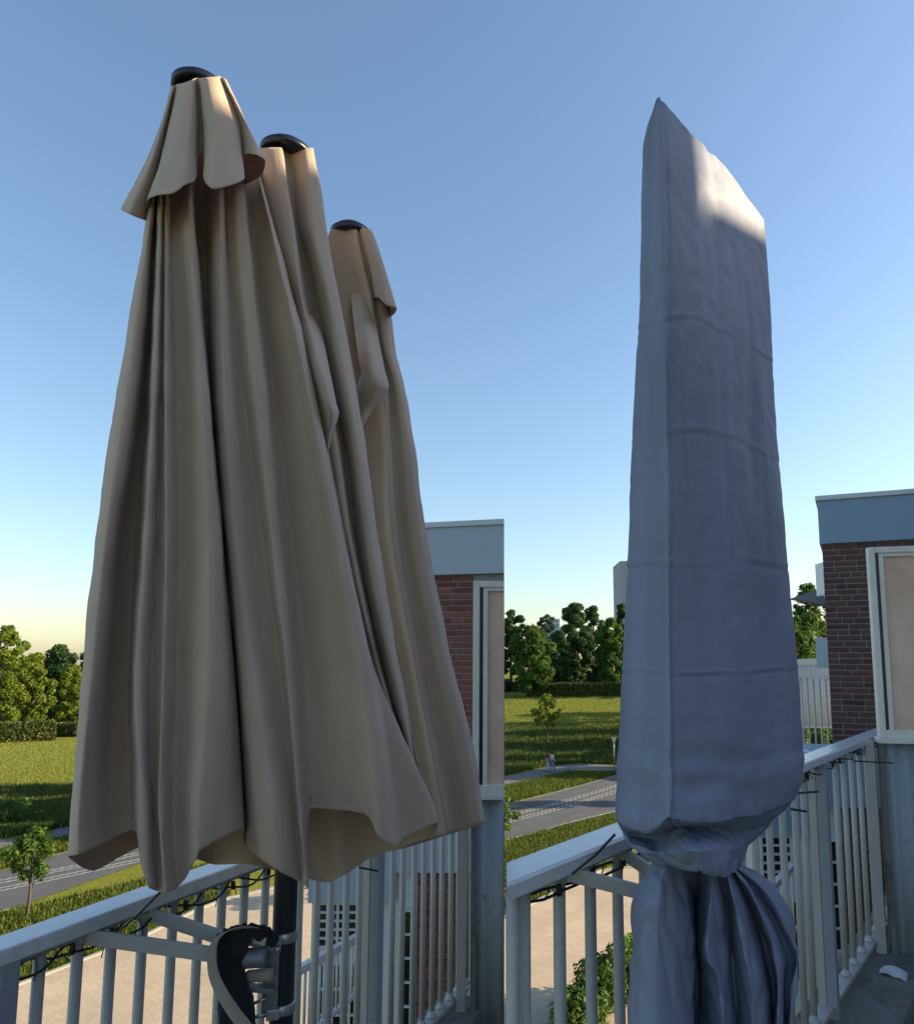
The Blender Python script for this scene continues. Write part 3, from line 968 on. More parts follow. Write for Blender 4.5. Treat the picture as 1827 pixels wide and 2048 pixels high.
# ------------------------------------------------------------------ parasol brackets and strap
def on_rail(A, d, n, w, u, z):
    p = A + n * (w / 2); p = p + d * at_u(p, d, u); p.z = z
    return p
def bracket(label, arms, loc):
    root = thing('parasol_bracket', loc, label, 'bracket')
    for a, b, h in arms:
        arm = MB().bar(a, b, .012, h, (0, 0, 1), .002).build('arm', M['rail'], root)
        dd = (b - a).normalized()
        MB().lathe(a + Vector((0, 0, -h / 2 - .002)), [(.0185, 0), (.0185, h + .004)], 16).build('pipe_clamp', M['rail'], arm, True)
        s = dd.cross(Vector((0, 0, 1))).normalized()
        MB().lathe(a + dd * .035 - s * .006, [(.007, -.004), (.007, .004), (.004, .005), (.004, .009)], 6, -s).build('bolt', M['steel'], arm)
    return root
zb1, zb2 = P(205, 1888, 1.80).z, P(337, 1826, 2.02).z
br_l = bracket('grey two-armed steel bracket clamping the parasol mast to railing', [
    (on_rail(AL, dirL, nL, .095, 201.6, zb1), P(478, 1916, 1.95), .036), (on_rail(AL, dirL, nL, .095, 322, zb1 - .004), P(488, 1890, 2.0), .036)], P(500, 1930, 1.97))
mx, my = mast_xy.x, mast_xy.y
def zat(v, d=2.0):
    return P(568, v, d).z
tow = Vector((-mx, -my, 0)).normalized(); side = Vector((tow.y, -tow.x, 0))
if side.x > 0: side = -side
plate_c = Vector((mx, my, zat(1955))) + side * .030 + tow * .03
MB().obox(plate_c, side * .020, tow * .008, Vector((0, 0, zat(1885) - zat(2025))) * .5, .003).build('plate', M['clamp'], br_l)
for v in (1876, 2020):
    bd = MB().lathe((mx, my, zat(v)), [(.0335, -.013), (.035, -.011), (.035, .011), (.0335, .013)], 24).build('hose_clamp', M['steel'], br_l, True)
    MB().obox(Vector((mx, my, zat(v))) + tow * .038 + side * .022, side * .016, tow * .008, Vector((0, 0, .013)), .002).build('screw_housing', M['steel'], bd)
    MB().tube([Vector((mx, my, zat(v) + .004)) + tow * .04 + side * .03, Vector((mx, my, zat(v) + (.03 if v < 1900 else .0))) + tow * .045 + side * .075], .005, 8).build('screw', M['steel'], bd, True)
def cyl(name, u0, u1, v, d, r, mat):
    a, b = P(u0, v, d), P(u1, v - 4, d)
    ax = (b - a)
    return MB().lathe(a, [(r * .75, 0), (r * .95, .004), (r, .010), (r, ax.length - .008), (r * .9, ax.length)], 20, ax).build(name, mat, br_l, True)
k1 = cyl('clamp_jaw', 474, 534, 1918, 1.92, .024, M['clamp'])
k2 = cyl('clamp_jaw', 492, 545, 1953, 1.93, .015, M['webbing'])
MB().bar(P(478, 1972, 1.94), P(548, 1980, 1.96), .03, .012, (0, 0, 1), .002).build('lower_arm', M['clamp'], br_l)
MB().bar(P(500, 1884, 1.93), P(560, 1900, 1.96), .03, .012, (0, 0, 1), .002).build('upper_arm', M['clamp'], br_l)
MB().tube([P(556, 1898, 1.93), P(556, 1898, 1.90)], .006, 10).build('bolt', M['steel'], br_l, True)
MB().tube([P(500, 2010, 1.96), P(532, 1996, 1.96)], .004, 8).build('wing_screw', M['steel'], br_l, True)
zb1 = P(1118, 1776, 1.5).z
bracket('grey two-armed steel bracket disappearing under the grey cover', [
    (on_rail(AR, dirR, nR_, .093, 1113, zb1), P(1345, 1800, 1.58), .03), (on_rail(AR, dirR, nR_, .093, 1224.5, zb1 - .004), P(1370, 1790, 1.64), .03)], P(1360, 1800, 1.60))

# black wrapped holder with a loose beige strap hanging from the bracket
sh = thing('strap_holder', P(470, 1960, 1.88), 'black cloth holder with loose beige strap hanging from the parasol bracket', 'strap')
ctr = catmull([P(528, 1866, 1.93), P(498, 1856, 1.88), (P(460, 1860, 1.85)), P(432, 1880, 1.84), P(424, 1912, 1.84), P(428, 1950, 1.83), P(446, 1990, 1.82), P(476, 2035, 1.82), P(520, 2090, 1.83)], 8)
vs, fs = [], []
for i, p in enumerate(ctr):
    t = (ctr[min(i + 1, len(ctr) - 1)] - ctr[max(i - 1, 0)]).normalized()
    f = i / (len(ctr) - 1)
    wv = Vector((.026 - .004 * f, -.012, .010 + .012 * f)) * (.40 + .26 * f)
    nn = t.cross(wv).normalized() * .0012
    vs += [p - wv + nn, p + wv + nn, p + wv - nn, p - wv - nn]
    if i:
        k = (i - 1) * 4
        for j in range(4):
            fs.append((k + j, k + (j + 1) % 4, k + 4 + (j + 1) % 4, k + 4 + j))
mesh_obj('strap', vs, fs, M['webbing'], sh, True)
roll = catmull([P(436, 1900, 1.865), P(446, 1878, 1.87), P(470, 1866, 1.88), P(500, 1862, 1.89), P(526, 1868, 1.92), P(545, 1880, 1.95)], 5)
MB().tube(roll, [.012 + .006 * abs(math.sin(k * 1.1)) + .004 * (k % 2) for k in range(len(roll))], 10).build('roll', M['blackcloth'], sh, True)
MB().obox(P(520, 1880, 1.91), Vector((.016, 0, -.004)), Vector((0, .006, 0)), Vector((.002, 0, .010)), .002).build('buckle', M['steel'], sh)
loft('holder', [
    [P(470, 1866, 1.90), P(490, 1860, 1.885), P(505, 1866, 1.90), P(500, 1864, 1.96), P(480, 1864, 1.96)],
    [P(434, 1888, 1.89), P(465, 1884, 1.868), P(496, 1888, 1.89), P(492, 1886, 1.96), P(444, 1886, 1.96)],
    [P(430, 1920, 1.885), P(452, 1920, 1.875), P(484, 1922, 1.90), P(480, 1920, 1.96), P(438, 1920, 1.96)],
    [P(434, 1960, 1.89), P(460, 1962, 1.885), P(494, 1962, 1.90), P(490, 1960, 1.96), P(440, 1960, 1.96)],
    [P(438, 2000, 1.89), P(470, 2002, 1.885), P(502, 2005, 1.90), P(500, 2005, 1.96), P(444, 2000, 1.96)],
    [P(436, 2100, 1.89), P(470, 2100, 1.885), P(515, 2100, 1.90), P(510, 2100, 1.96), P(444, 2100, 1.96)]], M['blackcloth'], sh, nr=6, nc=6, disp=lambda i, j, p: .009 * nz(p, 24) + .004 * abs(nz(p, 50, 2)))

# ------------------------------------------------------------------ terraces
def slab(name, x0, x1, z, y1, mat):
    struct(MB().box(x0, x1, -3, y1, z - .25, z).build(name, mat))
# floor edges follow the rails
def terrace(name, A, d, n, s0, s1, z, xlim, depth=5.5):
    a, b = A + d * s0 - n * .03, A + d * s1 - n * .03
    pts = [a, b]
    if xlim == 'l':
        pts += [Vector((-.012, b.y, 0)), Vector((-.012, -3, 0)), Vector((-4, -3, 0))]
    else:
        pts += [Vector((6, b.y - .6, 0)), Vector((6, -3, 0)), Vector((.012, -3, 0))]
    N = len(pts)
    vs = [(p.x, p.y, z) for p in pts] + [(p.x, p.y, z - .3) for p in pts]
    fs = [tuple(range(N)), tuple(range(2 * N - 1, N - 1, -1))] + [(i, i + N, (i + 1) % N + N, (i + 1) % N) for i in range(N)]
    return struct(mesh_obj(name, vs, fs, M['floor']))
terrace('terrace_floor', AL, dirL, nL, -.6, at_u(AL, dirL, 962), BASE_L - .1, 'l')
terrace('terrace_floor', AR, dirR, nR_, .02, at_u(AR, dirR, 1840), BASE_R - .16, 'r')
def kerb(A, d, n, s0, s1, z, w0, w1, name):
    a, b = A + d * s0, A + d * s1
    c0 = (a + b) / 2 + n * (w0 + w1) / 2
    return struct(MB().obox((c0.x, c0.y, z), d * ((s1 - s0) / 2), n * ((w1 - w0) / 2), Vector((0, 0, .13)), .012).build(name, M['concrete']))
kerb(AL, dirL, nL, -.6, at_u(AL, dirL, 950), BASE_L - .13, -.10, .16, 'concrete_kerb')
kerb(AR, dirR, nR_, .02, at_u(AR, dirR, 1800), BASE_R - .13, -.22, .16, 'concrete_kerb')

# white rag over the kerb by the right railing
rg = P(1765, 1918, 3.25)
bmr = []
net = []
for i in range(5):
    row = []
    for j in range(6):
        s = at_u(AR, dirR, 1698) + (j - 2.5) * .022
        o = -.05 - i * .032
        p = AR + dirR * s + nR_ * o
        p.z = BASE_R + .012 + .006 * math.sin(i * 2 + j) - (max(0, i - 2.9) * .03)
        row.append(p)
    net.append(row)
rag = loft('white_rag', net, M['whitecloth'], None, nr=4, nc=4, closed=False, thick=.004)
tag(rag, 'crumpled white rag lying on the concrete kerb by the railing', 'rag')

# ------------------------------------------------------------------ privacy screens at the rail ends
def screen(label, u_post, d_post, ang, width, ztop, zsill, zbot, fw):
    """post at image column u_post, running from there along direction ang (deg from +x)."""
    o = P(u_post, 1500, d_post)
    o = Vector((o.x, o.y, 0))
    dx = Vector((math.cos(R(ang)), math.sin(R(ang)), 0)); dn = Vector((-dx.y, dx.x, 0)); up = Vector((0, 0, 1))
    root = thing('privacy_screen', (o.x, o.y, zbot), label, 'screen')
    def pc(name, x0, x1, z0, z1, th, mat, off=0.0, bev=.004):
        c = o + dx * (x0 + x1) / 2 + up * (z0 + z1) / 2 + dn * off
        return MB().obox(c, dx * ((x1 - x0) / 2), dn * (th / 2), up * ((z1 - z0) / 2), bev).build(name, mat, root)
    pc('frame_stile', 0, fw, zsill, ztop, .06, M['frame'])
    pc('frame_rail', fw, width, ztop - fw, ztop, .058, M['frame'])
    pc('frame_rail', fw, width, zsill, zsill + fw * 1.2, .062, M['frame'])
    pc('gasket', fw, fw * 1.55, zsill + fw * 1.2, ztop - fw, .03, M['mast'], .005, 0)
    ib = fw * 1.55
    pc('glazing_bead', ib, ib + fw * .7, zsill + fw * 1.2, ztop - fw, .04, M['frame'], 0, .002)
    pc('glazing_bead', ib + fw * .7, width, ztop - fw * 1.6, ztop - fw, .04, M['frame'], 0, .002)
    pc('pane', ib + fw * .7, width, zsill + fw * 1.2, ztop - fw * 1.6, .008, M['glass'], 0, 0)
    pc('sill', -.012, width, zsill - .03, zsill, .09, M['frame'])
    # corrugated lower panel
    vs, fs = [], []
    N = int((width) / .011)
    for i in range(N + 1):
        x = width * i / N
        off = .008 * math.sin(x / .075 * 2 * math.pi)
        for z in (zbot, zsill - .03):
            vs.append(o + dx * x + dn * off + up * z)
    for i in range(N):
        fs.append((2 * i, 2 * i + 2, 2 * i + 3, 2 * i + 1))
    cp = mesh_obj('corrugated_panel', vs, fs, M['corr'], root, True)
    sd = cp.modifiers.new('thickness', 'SOLIDIFY'); sd.thickness = .003
    pc('edge_strip', -.006, .022, zbot, zsill - .03, .05, M['concrete'], 0, .003)
    pc('end_post', -.075, -.03, zbot, zsill - .02, .04, M['rail'], -.01)
    return root, o, dx, dn
dS = 3.8
wS = -P(945, 1500, dS).x
screen('white framed obscured glass screen behind the taupe parasol', 945, dS, 0, wS - .006, P(945, 1163, dS).z, P(950, 1585, dS).z, BASE_L - .1, .034)
dS2 = 3.95
screen('white framed obscured glass screen at the end of right railing', 1757, dS2, -14, .9, P(1757, 1096, dS2).z, P(1780, 1474, dS2).z, BASE_R - .1, .034)

# ------------------------------------------------------------------ flat-roofed brick houses next door
brick_me = {}
def brick_mesh(L, Hh, mat):
    key = (round(L, 3), mat.name)
    if key not in brick_me:
        o = MB().obox((0, 0, 0), (L / 2, 0, 0), (0, .02, 0), (0, 0, Hh / 2), .004)
        me = bpy.data.meshes.new('brick')
        me.from_pydata([tuple(v) for v in o.v], [], o.f)
        me.update()
        me.materials.append(mat)
        brick_me[key] = me
    return brick_me[key]

def brick_wall(parent, o, dx, x0, x1, z0, z1, mat, seed):
    """individual bricks proud of a mortar bed; o = wall origin, dx = direction along the wall."""
    r = random.Random(seed)
    dn = Vector((-dx.y, dx.x, 0))
    ang = math.atan2(dx.y, dx.x)
    ch, L, g = .0625, .21, .014
    z = z1 - ch / 2 - .005
    k = 0
    while z > z0:
        x = x0
        seq = [L / 2 - g / 2 if k % 2 else (L * .75)] 
        first = True
        while x < x1 - .02:
            if first:
                l = (.10, .155, .21, .10)[k % 4]; first = False
            else:
                l = .10 if r.random() < .22 else .21
            l = min(l, x1 - x)
            if l < .03: break
            lr = .21 if l > .2 else (.10 if l < .12 else round(l, 2))
            if x + lr > x1: lr = round(max(.03, x1 - x - .001), 2)
            me = brick_mesh(lr, ch - g, mat)
            b = bpy.data.objects.new('brick', me)
            p = o + dx * (x + lr / 2) + Vector((0, 0, z)) + dn * (.015 + r.uniform(-.0025, .0025))
            COL.objects.link(b)
            b.parent = parent
            b.location = p
            b.rotation_euler = (0, 0, ang + r.uniform(-.004, .004))
            x += lr + g
        z -= ch
        k += 1

def house(label, u0, d0, ang, width, v_top, v_fb, z_bot, fmat, bmat, seed, bx1, bz0, depth=4.0, over=.02, clipx=None, lean=None):
    o = P(u0, 1325, d0); o = Vector((o.x, o.y, 0))
    dx = Vector((math.cos(R(ang)), math.sin(R(ang)), 0)); dn = Vector((-dx.y, dx.x, 0)); up = Vector((0, 0, 1))
    if lean: dn = Vector((lean, 1, 0)).normalized()
    zt = P(u0, v_top, d0).z; zf = P(u0, v_fb, d0).z
    root = thing('brick_house', (o.x, o.y, z_bot), label, 'house')
    root.location = (0, 0, 0)
    def bx(name, x0, x1, y0, y1, z0, z1, mat, par=root, bev=0):
        if clipx is not None:      # party wall on the plane x = clipx
            vs = []
            for z in (z0, z1):
                for (xx, yy) in ((x0, y0), (x1, y0), (x1, y1), (x0, y1)):
                    q = o + dx * xx + dn * yy
                    if xx == x1:
                        q = q - dx * ((q.x - clipx) / dx.x)
                    vs.append((q.x, q.y, z))
            return mesh_obj(name, vs, [(0, 3, 2, 1), (4, 5, 6, 7), (0, 1, 5, 4), (1, 2, 6, 5), (2, 3, 7, 6), (3, 0, 4, 7)], mat, par)
        c = o + dx * (x0 + x1) / 2 + dn * (y0 + y1) / 2 + up * (z0 + z1) / 2
        return MB().obox(c, dx * ((x1 - x0) / 2), dn * ((y1 - y0) / 2), up * ((z1 - z0) / 2), bev).build(name, mat, par)
    wall = bx('wall', .003, width - .003, .006, depth, z_bot, zf + .05, M['mortar'])
    brick_wall(wall, o, dx, .004, bx1, bz0, zf, bmat, seed)
    fa = bx('fascia', -over, width, -.05, depth + .05, zf, zt - .055, fmat)
    bx('coping', -over - .02 if over > 0 else 0, width, -.075, depth + .07, zt - .055, zt, M['coping'], fa, .006)
    bx('roof_deck', .1, width - .1, .1, depth - .1, zt - .05, zt + .01, M['concrete'])
    return root, o, dx, dn, zt, zf
oL = P(800, 1325, 7.45)
hl = house('brick house with pale grey fascia behind the taupe parasol', 800, 7.45, -13.5, oL.x * -1 / math.cos(R(13.5)) - .004, 1050, 1153, GZ, M['fascia'], M['brick'], 11, .80, -2.2, over=0, depth=2.0, clipx=-.006)
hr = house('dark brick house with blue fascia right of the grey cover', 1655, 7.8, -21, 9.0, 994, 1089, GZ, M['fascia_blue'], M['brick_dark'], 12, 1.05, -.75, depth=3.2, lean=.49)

# unseen thin walls added right of frame, heights and notch set to shade the terraces
def wing(name, x0, x1, y0, y1, zt):  # builds one unseen shade wall with its cap
    w = MB().box(x0, x1, y0, y1, GZ, zt).build(name, M['brick_plain'], hr[0])
    MB().box(x0 - .06, x1 + .06, y0 - .003, y1 - .003, zt, zt + .08).build('shade_wall_cap', M['coping'], w)
M['brick_plain'] = plain('shade_wall_brick', (.16, .07, .06), rough=.95, var=.3, scale=8)
def ray_y(x, y):                        # where a sunbeam to (x, y) crosses the face of the shade walls
    return y + (7.0 - x) * math.cos(R(SUN_AZ)) / math.sin(R(SUN_AZ))
ystep = (ray_y(.64, 1.68) + ray_y(-.75, 1.62)) / 2
ynotch = ray_y(.40, 1.40)              # the shade walls dip from here to let sun onto the cover
kk = math.tan(R(SUN_EL)) / math.sin(R(SUN_AZ))
wing('shade_wall', 7.0, 7.25, -9.0, ynotch - .005, EYE + 1.44 + 7.0 * kk - .08)
wing('shade_wall', 7.0, 7.25, ynotch + .005, ystep - .005, EYE + 1.0 + 6.45 * kk - .08)
wing('shade_wall', 7.0, 7.25, ystep + .005, 6.3, EYE + 1.44 + 7.6 * kk - .08)
# neighbour fittings on the right house: white pipe, awning with arm
def quadplate(name, pts, th, mat, parent=None):
    pts = [Vector(p) for p in pts]
    n = (pts[1] - pts[0]).cross(pts[2] - pts[0]).normalized() * th
    N = len(pts)
    vs = pts + [p + n for p in pts]
    fs = [tuple(range(N))[::-1], tuple(range(N, 2 * N))] + [(i, (i + 1) % N, (i + 1) % N + N, i + N) for i in range(N)]
    return mesh_obj(name, vs, fs, mat, parent)

ro = hr[0]
aw = thing('awning', P(1652, 1210, 9.5), 'brown sloping awning sticking out beside the dark brick house', 'awning')
quadplate('cloth', [P(1580, 1197, 9.3), P(1648, 1174, 10.2), P(1672, 1204, 10.2), P(1660, 1214, 9.0)], .02, M['awning'], aw)
MB().tube([P(1646, 1168, 9.4), P(1652, 1185, 9.3), P(1660, 1212, 9.1)], [.05, .05, .03], 10).build('end_cap', M['lwhite'], aw, True)
MB().tube([P(1580, 1198, 9.25), P(1660, 1214, 8.95)], .012, 8).build('front_bar', M['awning'], aw, True)
sg = MB().box(0, .07, 0, .3, 0, .62, .004)
pp = P(1649, 1157, 8.6)
wb = MB().obox(pp, (.028, 0, 0), (0, .2, 0), (0, 0, .20), .004).build('wall_box', M['lwhite'])
tag(wb, 'flat white box on the end wall under the blue fascia', 'wall box')
wb2 = MB().obox(P(1657, 1305, 9.0), (.035, 0, 0), (0, .3, 0), (0, 0, .19), .004).build('wall_panel', M['fascia_blue'])
tag(wb2, 'narrow blue panel beside the dark brick corner above white railings', 'panel')

# neighbour's white railings, one above the other, seen in the gap right of the cover
def small_railing(label, a, b, h, nb, mat, post_every=0, hr_=.05, zdrop=None, rad=.013):
    a, b = Vector(a), Vector(b)
    root = thing('railing', a.lerp(b, .5) - Vector((0, 0, h)), label, 'railing')
    MB().bar(a, b, .05, hr_, (0, 0, 1), .004).build('handrail', mat, root)
    MB().bar(a - Vector((0, 0, h)), b - Vector((0, 0, h)), .04, .03, (0, 0, 1)).build('bottom_rail', mat, root)
    base = None
    for i in range(nb):
        p = a.lerp(b, (i + .5) / nb) - Vector((0, 0, h))
        if base is None:
            base = MB().tube([(0, 0, .0), (0, 0, h - hr_ / 2)], rad, 8).build('baluster', mat, root, True)
            o = base
        else:
            o = base.copy(); COL.objects.link(o)
        o.location = p
    return root
small_railing('white railing nearest the dark brick corner', P(1560, 1349, 9.6), P(1668, 1356, 9.0), 1.15, 9, M['whiterail'])
small_railing('upper far white railing with narrow bars in the gap', P(1555, 1326, 12.0), P(1664, 1322, 11.6), 1.05, 26, M['whiterail'], hr_=.10, rad=.02)
dk = MB().box(3.2, 7.2, 9.8, 14.5, -.7, -.35).build('neighbour_terrace', M['concrete'])
tag(dk, 'dark concrete neighbour terrace slab under the far white railings', 'terrace')
wl = MB().box(3.2, 7.2, 9.9, 14.4, GZ, -.72).build('lower_storey', M['darkglass'])
tag(wl, 'dark glazed lower storey under the neighbour terrace slab', 'building')

# ------------------------------------------------------------------ lower wings seen between the balusters
def lower_wing(label, u0, u1, d, fascias, piers, wins, fmat, bmat, seed, dep, xmax=None):
    """wing facade facing the camera at distance d; everything given by image columns and rows."""
    mx_ = d / F
    def X(u): return P(u, 1700, d).x
    def Z(v): return P(u0, v, d).z
    root = thing('lower_wing', (0, 0, 0), label, 'building')
    x1 = X(u1) if xmax is None else xmax
    def bx(name, xa, xb, ya, yb, za, zb, mat, par=root):
        return MB().box(xa, xb, d + ya, d + yb, za, zb).build(name, mat, par)
    ztop = Z(min(f[2] for f in fascias))
    bx('wall', X(u0) + .02, x1 - .003, .02, dep, GZ, ztop - .02, M['lwhite'])
    for ua, ub, vt, vb in fascias:
        xb = min(X(ub), x1)
        bx('fascia', X(ua), xb, -.06 - .004 * (ua > u0), dep + .01, Z(vb), Z(vt), fmat)
    for ua, ub, vt, vb in piers:
        xa, xb = X(ua), min(X(ub), x1)
        w = bx('brick_pier', xa, xb, -.012, .018, Z(vb), Z(vt), M['mortar'])
        brick_wall(w, Vector((xa, d - .03, 0)), Vector((1, 0, 0)), .002, xb - xa, Z(vb), Z(vt) - .004, bmat, seed)
    for ua, ub, vt, vb, nx, nzz in wins:
        xa, xb, za, zb = X(ua), X(ub), Z(vb), Z(vt)
        w = bx('window', xa, xb, -.004, .016, za, zb, M['darkglass'])
        for i in range(nx + 1):
            x = xa + (xb - xa) * i / nx
            bx('glazing_bar', x - .012, x + .012, -.03, -.006, za, zb, M['whiterail'], w)
        for i in range(nzz + 1):
            z = za + (zb - za) * i / nzz
            bx('glazing_bar', xa, xb, -.026, -.008, z - .010, z + .010, M['whiterail'], w)
    return root
lower_wing('pale lower wing with barred windows behind the left balusters', 622, 1008, 6.9, [(622, 792, 1690, 1802), (792, 1009, 1640, 1742)],
    [(836, 930, 1742, 2060)], [(640, 740, 1806, 1892, 5, 5), (640, 740, 1925, 2080, 3, 3), (800, 826, 1820, 2060, 1, 5)], M['fascia'], M['brick'], 21, 1.2, -.02)
small_railing('white lower-floor railing sloping up behind the left balusters', P(560, 1962, 4.4), P(735, 1862, 6.2), .42, 20, M['whiterail'], rad=.010)
lower_wing('shaded lower wing with barred windows behind the right balusters', 1512, 1830, 6.9, [(1512, 1640, 1560, 1668), (1640, 1830, 1500, 1612)],
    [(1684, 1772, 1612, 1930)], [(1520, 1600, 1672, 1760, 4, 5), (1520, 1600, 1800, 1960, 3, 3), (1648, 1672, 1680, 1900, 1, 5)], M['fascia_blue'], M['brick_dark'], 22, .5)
small_railing('white lower-floor railing sloping up behind the right balusters', P(1470, 1850, 5.0), P(1584, 1732, 6.4), .5, 18, M['whiterail'], rad=.010)

# ------------------------------------------------------------------ vegetation
def leaf_cloud(centres, n, size, r, squash=.85, inner=.35):
    """many small leaf blades on and inside clumps; returns verts, faces."""
    vs, fs = [], []
    tot = sum(c[1] ** 2 for c in centres)
    for c, rad in centres:
        m = max(6, int(n * rad * rad / tot))
        for _ in range(m):
            d = Vector((r.gauss(0, 1), r.gauss(0, 1), r.gauss(0, 1))).normalized()
            rr = rad * (inner + (1 - inner) * r.random() ** .45) * r.uniform(.82, 1.12)
            p = c + Vector((d.x, d.y, d.z * squash)) * rr
            s = size * r.uniform(.6, 1.35)
            nrm = (d * .8 + Vector((r.gauss(0, .6), r.gauss(0, .6), r.gauss(0, .6) + .25))).normalized()
            t = nrm.orthogonal().normalized()
            t = Matrix.Rotation(r.uniform(0, 6.28), 3, nrm) @ t
            b = nrm.cross(t)
            k = len(vs)
            vs += [p - t * s, p - b * s * .45 + nrm * s * .12, p + t * s, p + b * s * .45 + nrm * s * .12]
            fs.append((k, k + 1, k + 2, k + 3))
    return vs, fs

def tree(name, base, h, rx, label, mat, n=5000, leaf=.32, clumps=26, seed=1, crown0=.18, shape=1.0, group=None, trunk=True, tr=None):
    r = random.Random(seed)
    base = Vector(base)
    root = thing(name, base, label, 'tree', group)
    cs = []
    zc0, zc1 = h * crown0, h
    clumps = int(clumps * 1.8); leaf *= .82; n = int(n * 1.35)
    for i in range(clumps):
        t = (i + r.random()) / clumps
        zz = zc0 + (zc1 - zc0) * t
        prof = math.sin(math.pi * min(.97, (.12 + .86 * t) ** shape)) ** .7
        a = i * 2.4 + r.uniform(-.5, .5)
        rr = rx * prof * r.uniform(.25, .95)
        rad = rx * r.uniform(.16, .36) * (.55 + .45 * prof)
        cs.append((base + Vector((math.cos(a) * rr, math.sin(a) * rr, min(zz, h - rad * .6))), rad))
    vs, fs = leaf_cloud(cs, n, leaf, r)
    mesh_obj('crown', vs, fs, mat, root)
    tr = tr or h * .018
    mb = MB()
    top = base + Vector((r.uniform(-.3, .3), r.uniform(-.3, .3), h * .8))
    mb.tube([base - Vector((0, 0, .3)), base.lerp(top, .3) + Vector((r.uniform(-.1, .1), 0, 0)), base.lerp(top, .65), top], [tr * 1.25, tr, tr * .6, tr * .15], 8)
    for c, rad in cs[:: max(1, len(cs) // 9)]:
        s = base.lerp(top, min(.8, max(.15, (c.z - base.z) / h * .75)))
        mb.tube([s, s.lerp(c, .5) + Vector((0, 0, .1)), c], [tr * .4, tr * .25, tr * .08], 5)
    mb.build('trunk', M['bark'], root, True)
    return root

def ptree(u, vb, vt, halfw, d, label, mat, seed, group='park trees', **kw):
    b = P(u, vb, d)
    g = ground(b.x, b.y)
    top = P(u, vt, d)
    kw.setdefault('leaf', .30)
    return tree('park_tree', (b.x, b.y, g), top.z - g, halfw / F * d, label, mat, seed=seed, group=group, **kw)

# right of the seam
ptree(1062, 1360, 1252, 46, 118, 'bright green broad tree at the left end of the long hedge', M['leaf_mid'], 1, n=9000, crown0=.10, leaf=.34, clumps=36)
ptree(1022, 1360, 1220, 34, 135, 'tall dark tree behind the bright green broad tree', M['leaf_dark'], 2, n=7000, leaf=.4)
ptree(1094, 1360, 1230, 30, 190, 'pale distant tree between two groups of darker trees', M['leaf_far'], 3, n=6000, leaf=.42)
ptree(1082, 1360, 1262, 26, 150, 'small dark tree beneath the pale distant tree', M['leaf_dark'], 4, n=5000, leaf=.4)
ptree(1150, 1362, 1207, 40, 135, 'large dark green tree in the middle of the park edge', M['leaf_dark'], 5, n=11000, crown0=.06, leaf=.36, clumps=40)
ptree(1186, 1362, 1212, 36, 140, 'large dark green tree beside the middle park tree', M['leaf_dark'], 6, n=9000, crown0=.06, leaf=.36, clumps=36)
ptree(1222, 1362, 1236, 32, 125, 'dark tree with sunlit right edge beside the grey cover', M['leaf_mid'], 7, n=9000, crown0=.05, leaf=.32, clumps=36)
ptree(1246, 1362, 1208, 30, 165, 'tall dark tree partly hidden behind the grey cover', M['leaf_dark'], 8, n=6000, leaf=.4)
ptree(1120, 1362, 1262, 30, 128, 'low dark tree left of the middle park trees', M['leaf_dark'], 9, n=6000, crown0=.03)
ptree(1620, 1350, 1168, 60, 62, 'leafy green tree under the brown awning', M['leaf_mid'], 10, n=12000, crown0=.02, leaf=.22, clumps=44)
ptree(1590, 1350, 1235, 50, 48, 'low bushy tree behind the far white railings', M['leaf_mid'], 11, n=9000, crown0=.0, leaf=.2, clumps=36)
ptree(1680, 1350, 1190, 70, 75, 'tree mostly hidden behind the dark brick house', M['leaf_mid'], 12, n=6000, crown0=.02, leaf=.3)
for k, (u, d, vt) in enumerate(((1300, 130, 1215), (1360, 140, 1205), (1430, 120, 1225), (1500, 130, 1210))):
    ptree(u, 1362, vt, 44, d, 'park tree added behind the cover to shade the near meadow', M['leaf_dark'], 30 + k, n=4000, leaf=.45, crown0=.05, group='park trees behind the cover')
# left of the parasol
ptree(2, 1442, 1252, 46, 92, 'yellow-green tree at the left edge of the picture', M['leaf_yellow'], 13, n=9000, crown0=.12, leaf=.26, clumps=36)
ptree(62, 1442, 1306, 36, 96, 'yellow-green spreading tree left of the taupe parasol', M['leaf_yellow'], 14, n=7000, crown0=.12, leaf=.26, clumps=30)
ptree(110, 1442, 1290, 42, 128, 'dark green tree behind the yellow-green trees', M['leaf_dark'], 15, n=9000, crown0=.05, leaf=.34, clumps=36)
ptree(140, 1446, 1330, 34, 104, 'green tree half hidden by the parasol edge', M['leaf_yellow'], 16, n=7000, crown0=.08, leaf=.26, clumps=30)
ptree(50, 1442, 1325, 40, 140, 'dark tree low between the yellow-green trees', M['leaf_dark'], 17, n=6000, crown0=.03, leaf=.4)
for k, (u, d, vt) in enumerate(((190, 120, 1290), (260, 130, 1270), (340, 120, 1300), (430, 140, 1280), (530, 130, 1290), (640, 140, 1275), (740, 130, 1290), (840, 140, 1285))):
    ptree(u, 1440, vt, 46, d, 'dark park tree added behind the taupe parasol to shade the left meadow', M['leaf_dark'], 50 + k, n=3000, leaf=.5, crown0=.05, group='park trees behind the parasol')

